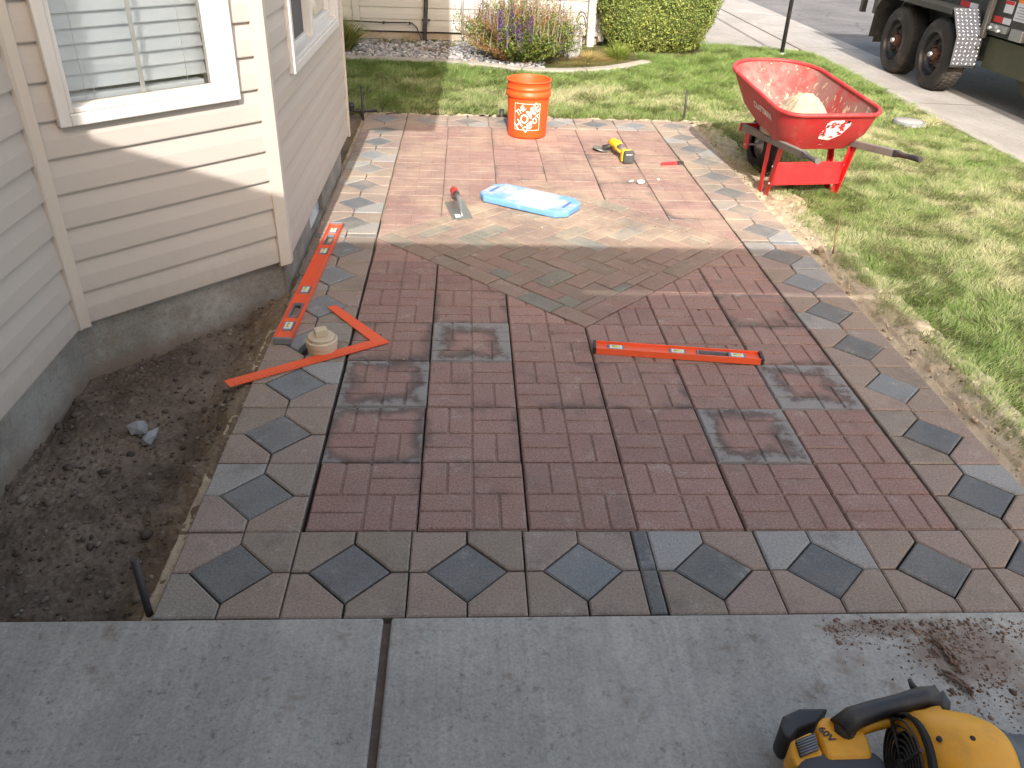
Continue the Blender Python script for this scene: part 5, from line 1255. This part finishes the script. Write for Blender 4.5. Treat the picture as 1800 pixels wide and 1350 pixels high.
m = MB(); m.tube([U(1500, 1284, .125), U(1530, 1277, .13), U(1575, 1266, .13), U(1625, 1256, .13)], [.014, .011, .010, .014], 10); m.build('lower_handle', YEL, lb_)
m = MB(); m.tube([U(1632, 1248, .14), U(1645, 1275, .13), U(1655, 1305, .12)], [.024, .030, .036], 14); m.build('mount_neck', YEL, lb_, recalc=False)
gp = [U(x, y, .11) for x, y in ((1472, 1272), (1440, 1300), (1447, 1332), (1478, 1338), (1538, 1336), (1528, 1300), (1516, 1278), (1500, 1268))]
def pris(pts, z0, z1): 
    pl = [(p.x, p.y) for p in pts]
    if area(pl) < 0: pl = pl[::-1]
    return MB().prism(pl, z0, z1)
pris([U(x, y, .13) for x, y in ((1446, 1258), (1434, 1275), (1452, 1336), (1536, 1334), (1527, 1300), (1512, 1276), (1480, 1262))], .07, .135).build('grip_base', YEL, lb_, bevel=.012, seg=3)
pris([U(x, y, .13) for x, y in ((1390, 1300), (1428, 1282), (1452, 1330), (1400, 1346), (1392, 1330))], .055, .128).build('battery_housing', YEL, lb_, bevel=.008, seg=3)
pris([U(x, y, .13) for x, y in ((1397, 1302), (1432, 1289), (1440, 1318), (1407, 1332))], .12, .134).build('battery_vent', BLK, lb_, bevel=.003)
m = MB()
for i in range(6):
    a = U(1401+i*1.4, 1304+i*4.6, .138); b = U(1433+i*1.2, 1292+i*4.6, .138); m.tube([a, b], .0016, 6)
m.build('vent_rib', GREYC, lb_)
pris([U(x, y, .09) for x, y in ((1367, 1285), (1374, 1265), (1402, 1252), (1455, 1251), (1432, 1278), (1400, 1290), (1386, 1308), (1374, 1300))], .03, .105).build('foot_guard', BLK, lb_, bevel=.01, seg=3)
pris([U(x, y, .10) for x, y in ((1396, 1352), (1404, 1342), (1450, 1334), (1530, 1334), (1550, 1352), (1560, 1400), (1400, 1400))], .02, .128).build('battery', plain('charcoal_battery', (.045, .045, .05), .5, dirt=.3), lb_, bevel=.01, seg=3)
m = MB(); m.tube([U(1608, 1212, .15), U(1602, 1202, .155), U(1599, 1195, .155)], [.008, .0055, .0045], 8); m.build('strap_loop', BLK, lb_)
me = text_mesh('60V', .021, .0006, 'CENTER'); me.materials.append(BLK); o = link('lettering', me, lb_, U(1449, 1293, .1365)); o.rotation_euler = (0, 0, R(-62))
m = MB()
for px_, py_ in ((1645, 1303), (1703, 1303)):
    d_ = (U(px_, py_, .21)-ctr); d_ -= AX*d_.dot(AX); nrm = d_.normalized(); base = ctr+AX*((U(px_, py_, .205)-ctr).dot(AX))+nrm*.1015
    along(base, nrm, [(0, .002), (.005, .002), (.0055, -.002)], 12, 0, m)
m.build('screw_recess', DARK, lb_)

# ---------------- debris ----------------
n = 900; X = rng.uniform(-.95, -.34, n); Y = rng.uniform(-.3, 1.5, n); k = (Y < .95+(X+.9)*.95) | (X < -2); X, Y = X[k], Y[k]; n = len(X)
Z = np.array([soil_z(x, y) for x, y in zip(X, Y)])
c = np.array([(.12, .095, .075), (.07, .055, .045), (.20, .17, .14)])[rng.choice(3, n, p=[.5, .35, .15])]*rng.uniform(.7, 1.2, (n, 1))
tag(stones('soil_crumbs', np.stack([X, Y, Z+.002], 1), rng.gamma(2, .0022, n)+.002, c), 'loose crumbs and pebbles scattered over the bare soil', 'pebbles', kind='stuff')
n = 900; Y = rng.uniform(.2, 4.2, n); X = np.array([2.15+random.random()*.2 for _ in range(n)])
c = np.array([(.45, .37, .25), (.16, .12, .08), (.5, .45, .35)])[rng.choice(3, n, p=[.5, .3, .2])]
tag(stones('sand_crumbs', np.stack([X, Y, np.full(n, -.010)], 1), rng.gamma(2, .0014, n)+.0012, c), 'sand crumbs and bits along the patio edge', 'crumbs', kind='stuff')
# bark bits and dirt on the slab
n = 1500; t = rng.beta(2, 1.2, n)
X = np.concatenate([rng.normal(1.60, .07, n//2), rng.uniform(1.3, 1.85, n-n//2)]); Y = np.concatenate([rng.normal(-.50, .10, n//2), rng.normal(-.365, .03, n-n//2)]); k = (Y < -.33)
X, Y = X[k], Y[k]; n = len(X); c = np.array([(.16, .10, .07), (.09, .06, .045), (.24, .17, .12)])[rng.choice(3, n)]
tag(stones('dirt_crumbs', np.stack([X, Y, np.full(n, .0065)], 1), rng.gamma(2, .0009, n)+.0007, c, .4), 'brown dirt crumbs on the right side of the slab', 'crumbs', kind='stuff')
for i, (x0, y0, x1, y1, w_) in enumerate([(1637, 1117, 1668, 1160, .008), (1650, 1130, 1690, 1172, .010), (1630, 1137, 1660, 1160, .006), (1648, 1175, 1700, 1205, .010), (1664, 1150, 1698, 1192, .010), (1690, 1200, 1716, 1232, .009)]):
    a = U(x0, y0, .012); b = U(x1, y1, .010); m = MB()
    for q in range(5):
        ja = Vector((random.gauss(0, .004), random.gauss(0, .004), 0)); jb = Vector((random.gauss(0, .004), random.gauss(0, .004), 0)); t0, t1 = random.uniform(0, .35), random.uniform(.65, 1)
        pts = [(a+ja).lerp(b+jb, t0+(t1-t0)*k_/5)+Vector((random.gauss(0, .0016), random.gauss(0, .0016), .001+.006*math.sin(k_/5*3.14)*random.random())) for k_ in range(6)]
        m.tube(pts, [w_*.12, w_*.4, w_*.45, w_*.38, w_*.3, w_*.08], 4, flat=.35, mi=q % 2)
    tag(m.build('bark_strip', [CHIP, BARKD], recalc=False), ['narrow bark strip lying at the top of the debris on the slab', 'broad reddish bark strip along the middle of the debris', 'thin forked bark piece left of the broad strip', 'pale tan bark piece in the lower half of the debris', 'dark bark strip right of the pale piece', 'bark piece at the lower end, nearest the leaf blower'][i], 'bark')
n = 260; X = rng.uniform(0.2, 1.95, n); Y = rng.uniform(.9, 4.6, n); c = np.array([(.16, .11, .07), (.42, .34, .24), (.09, .07, .05)])[rng.choice(3, n)]
tag(stones('patio_bits', np.stack([X, Y, np.full(n, .002)], 1), rng.gamma(1.6, .0010, n)+.0008, c, .4), 'small bits of soil and leaf on the patio', 'crumbs', kind='stuff')
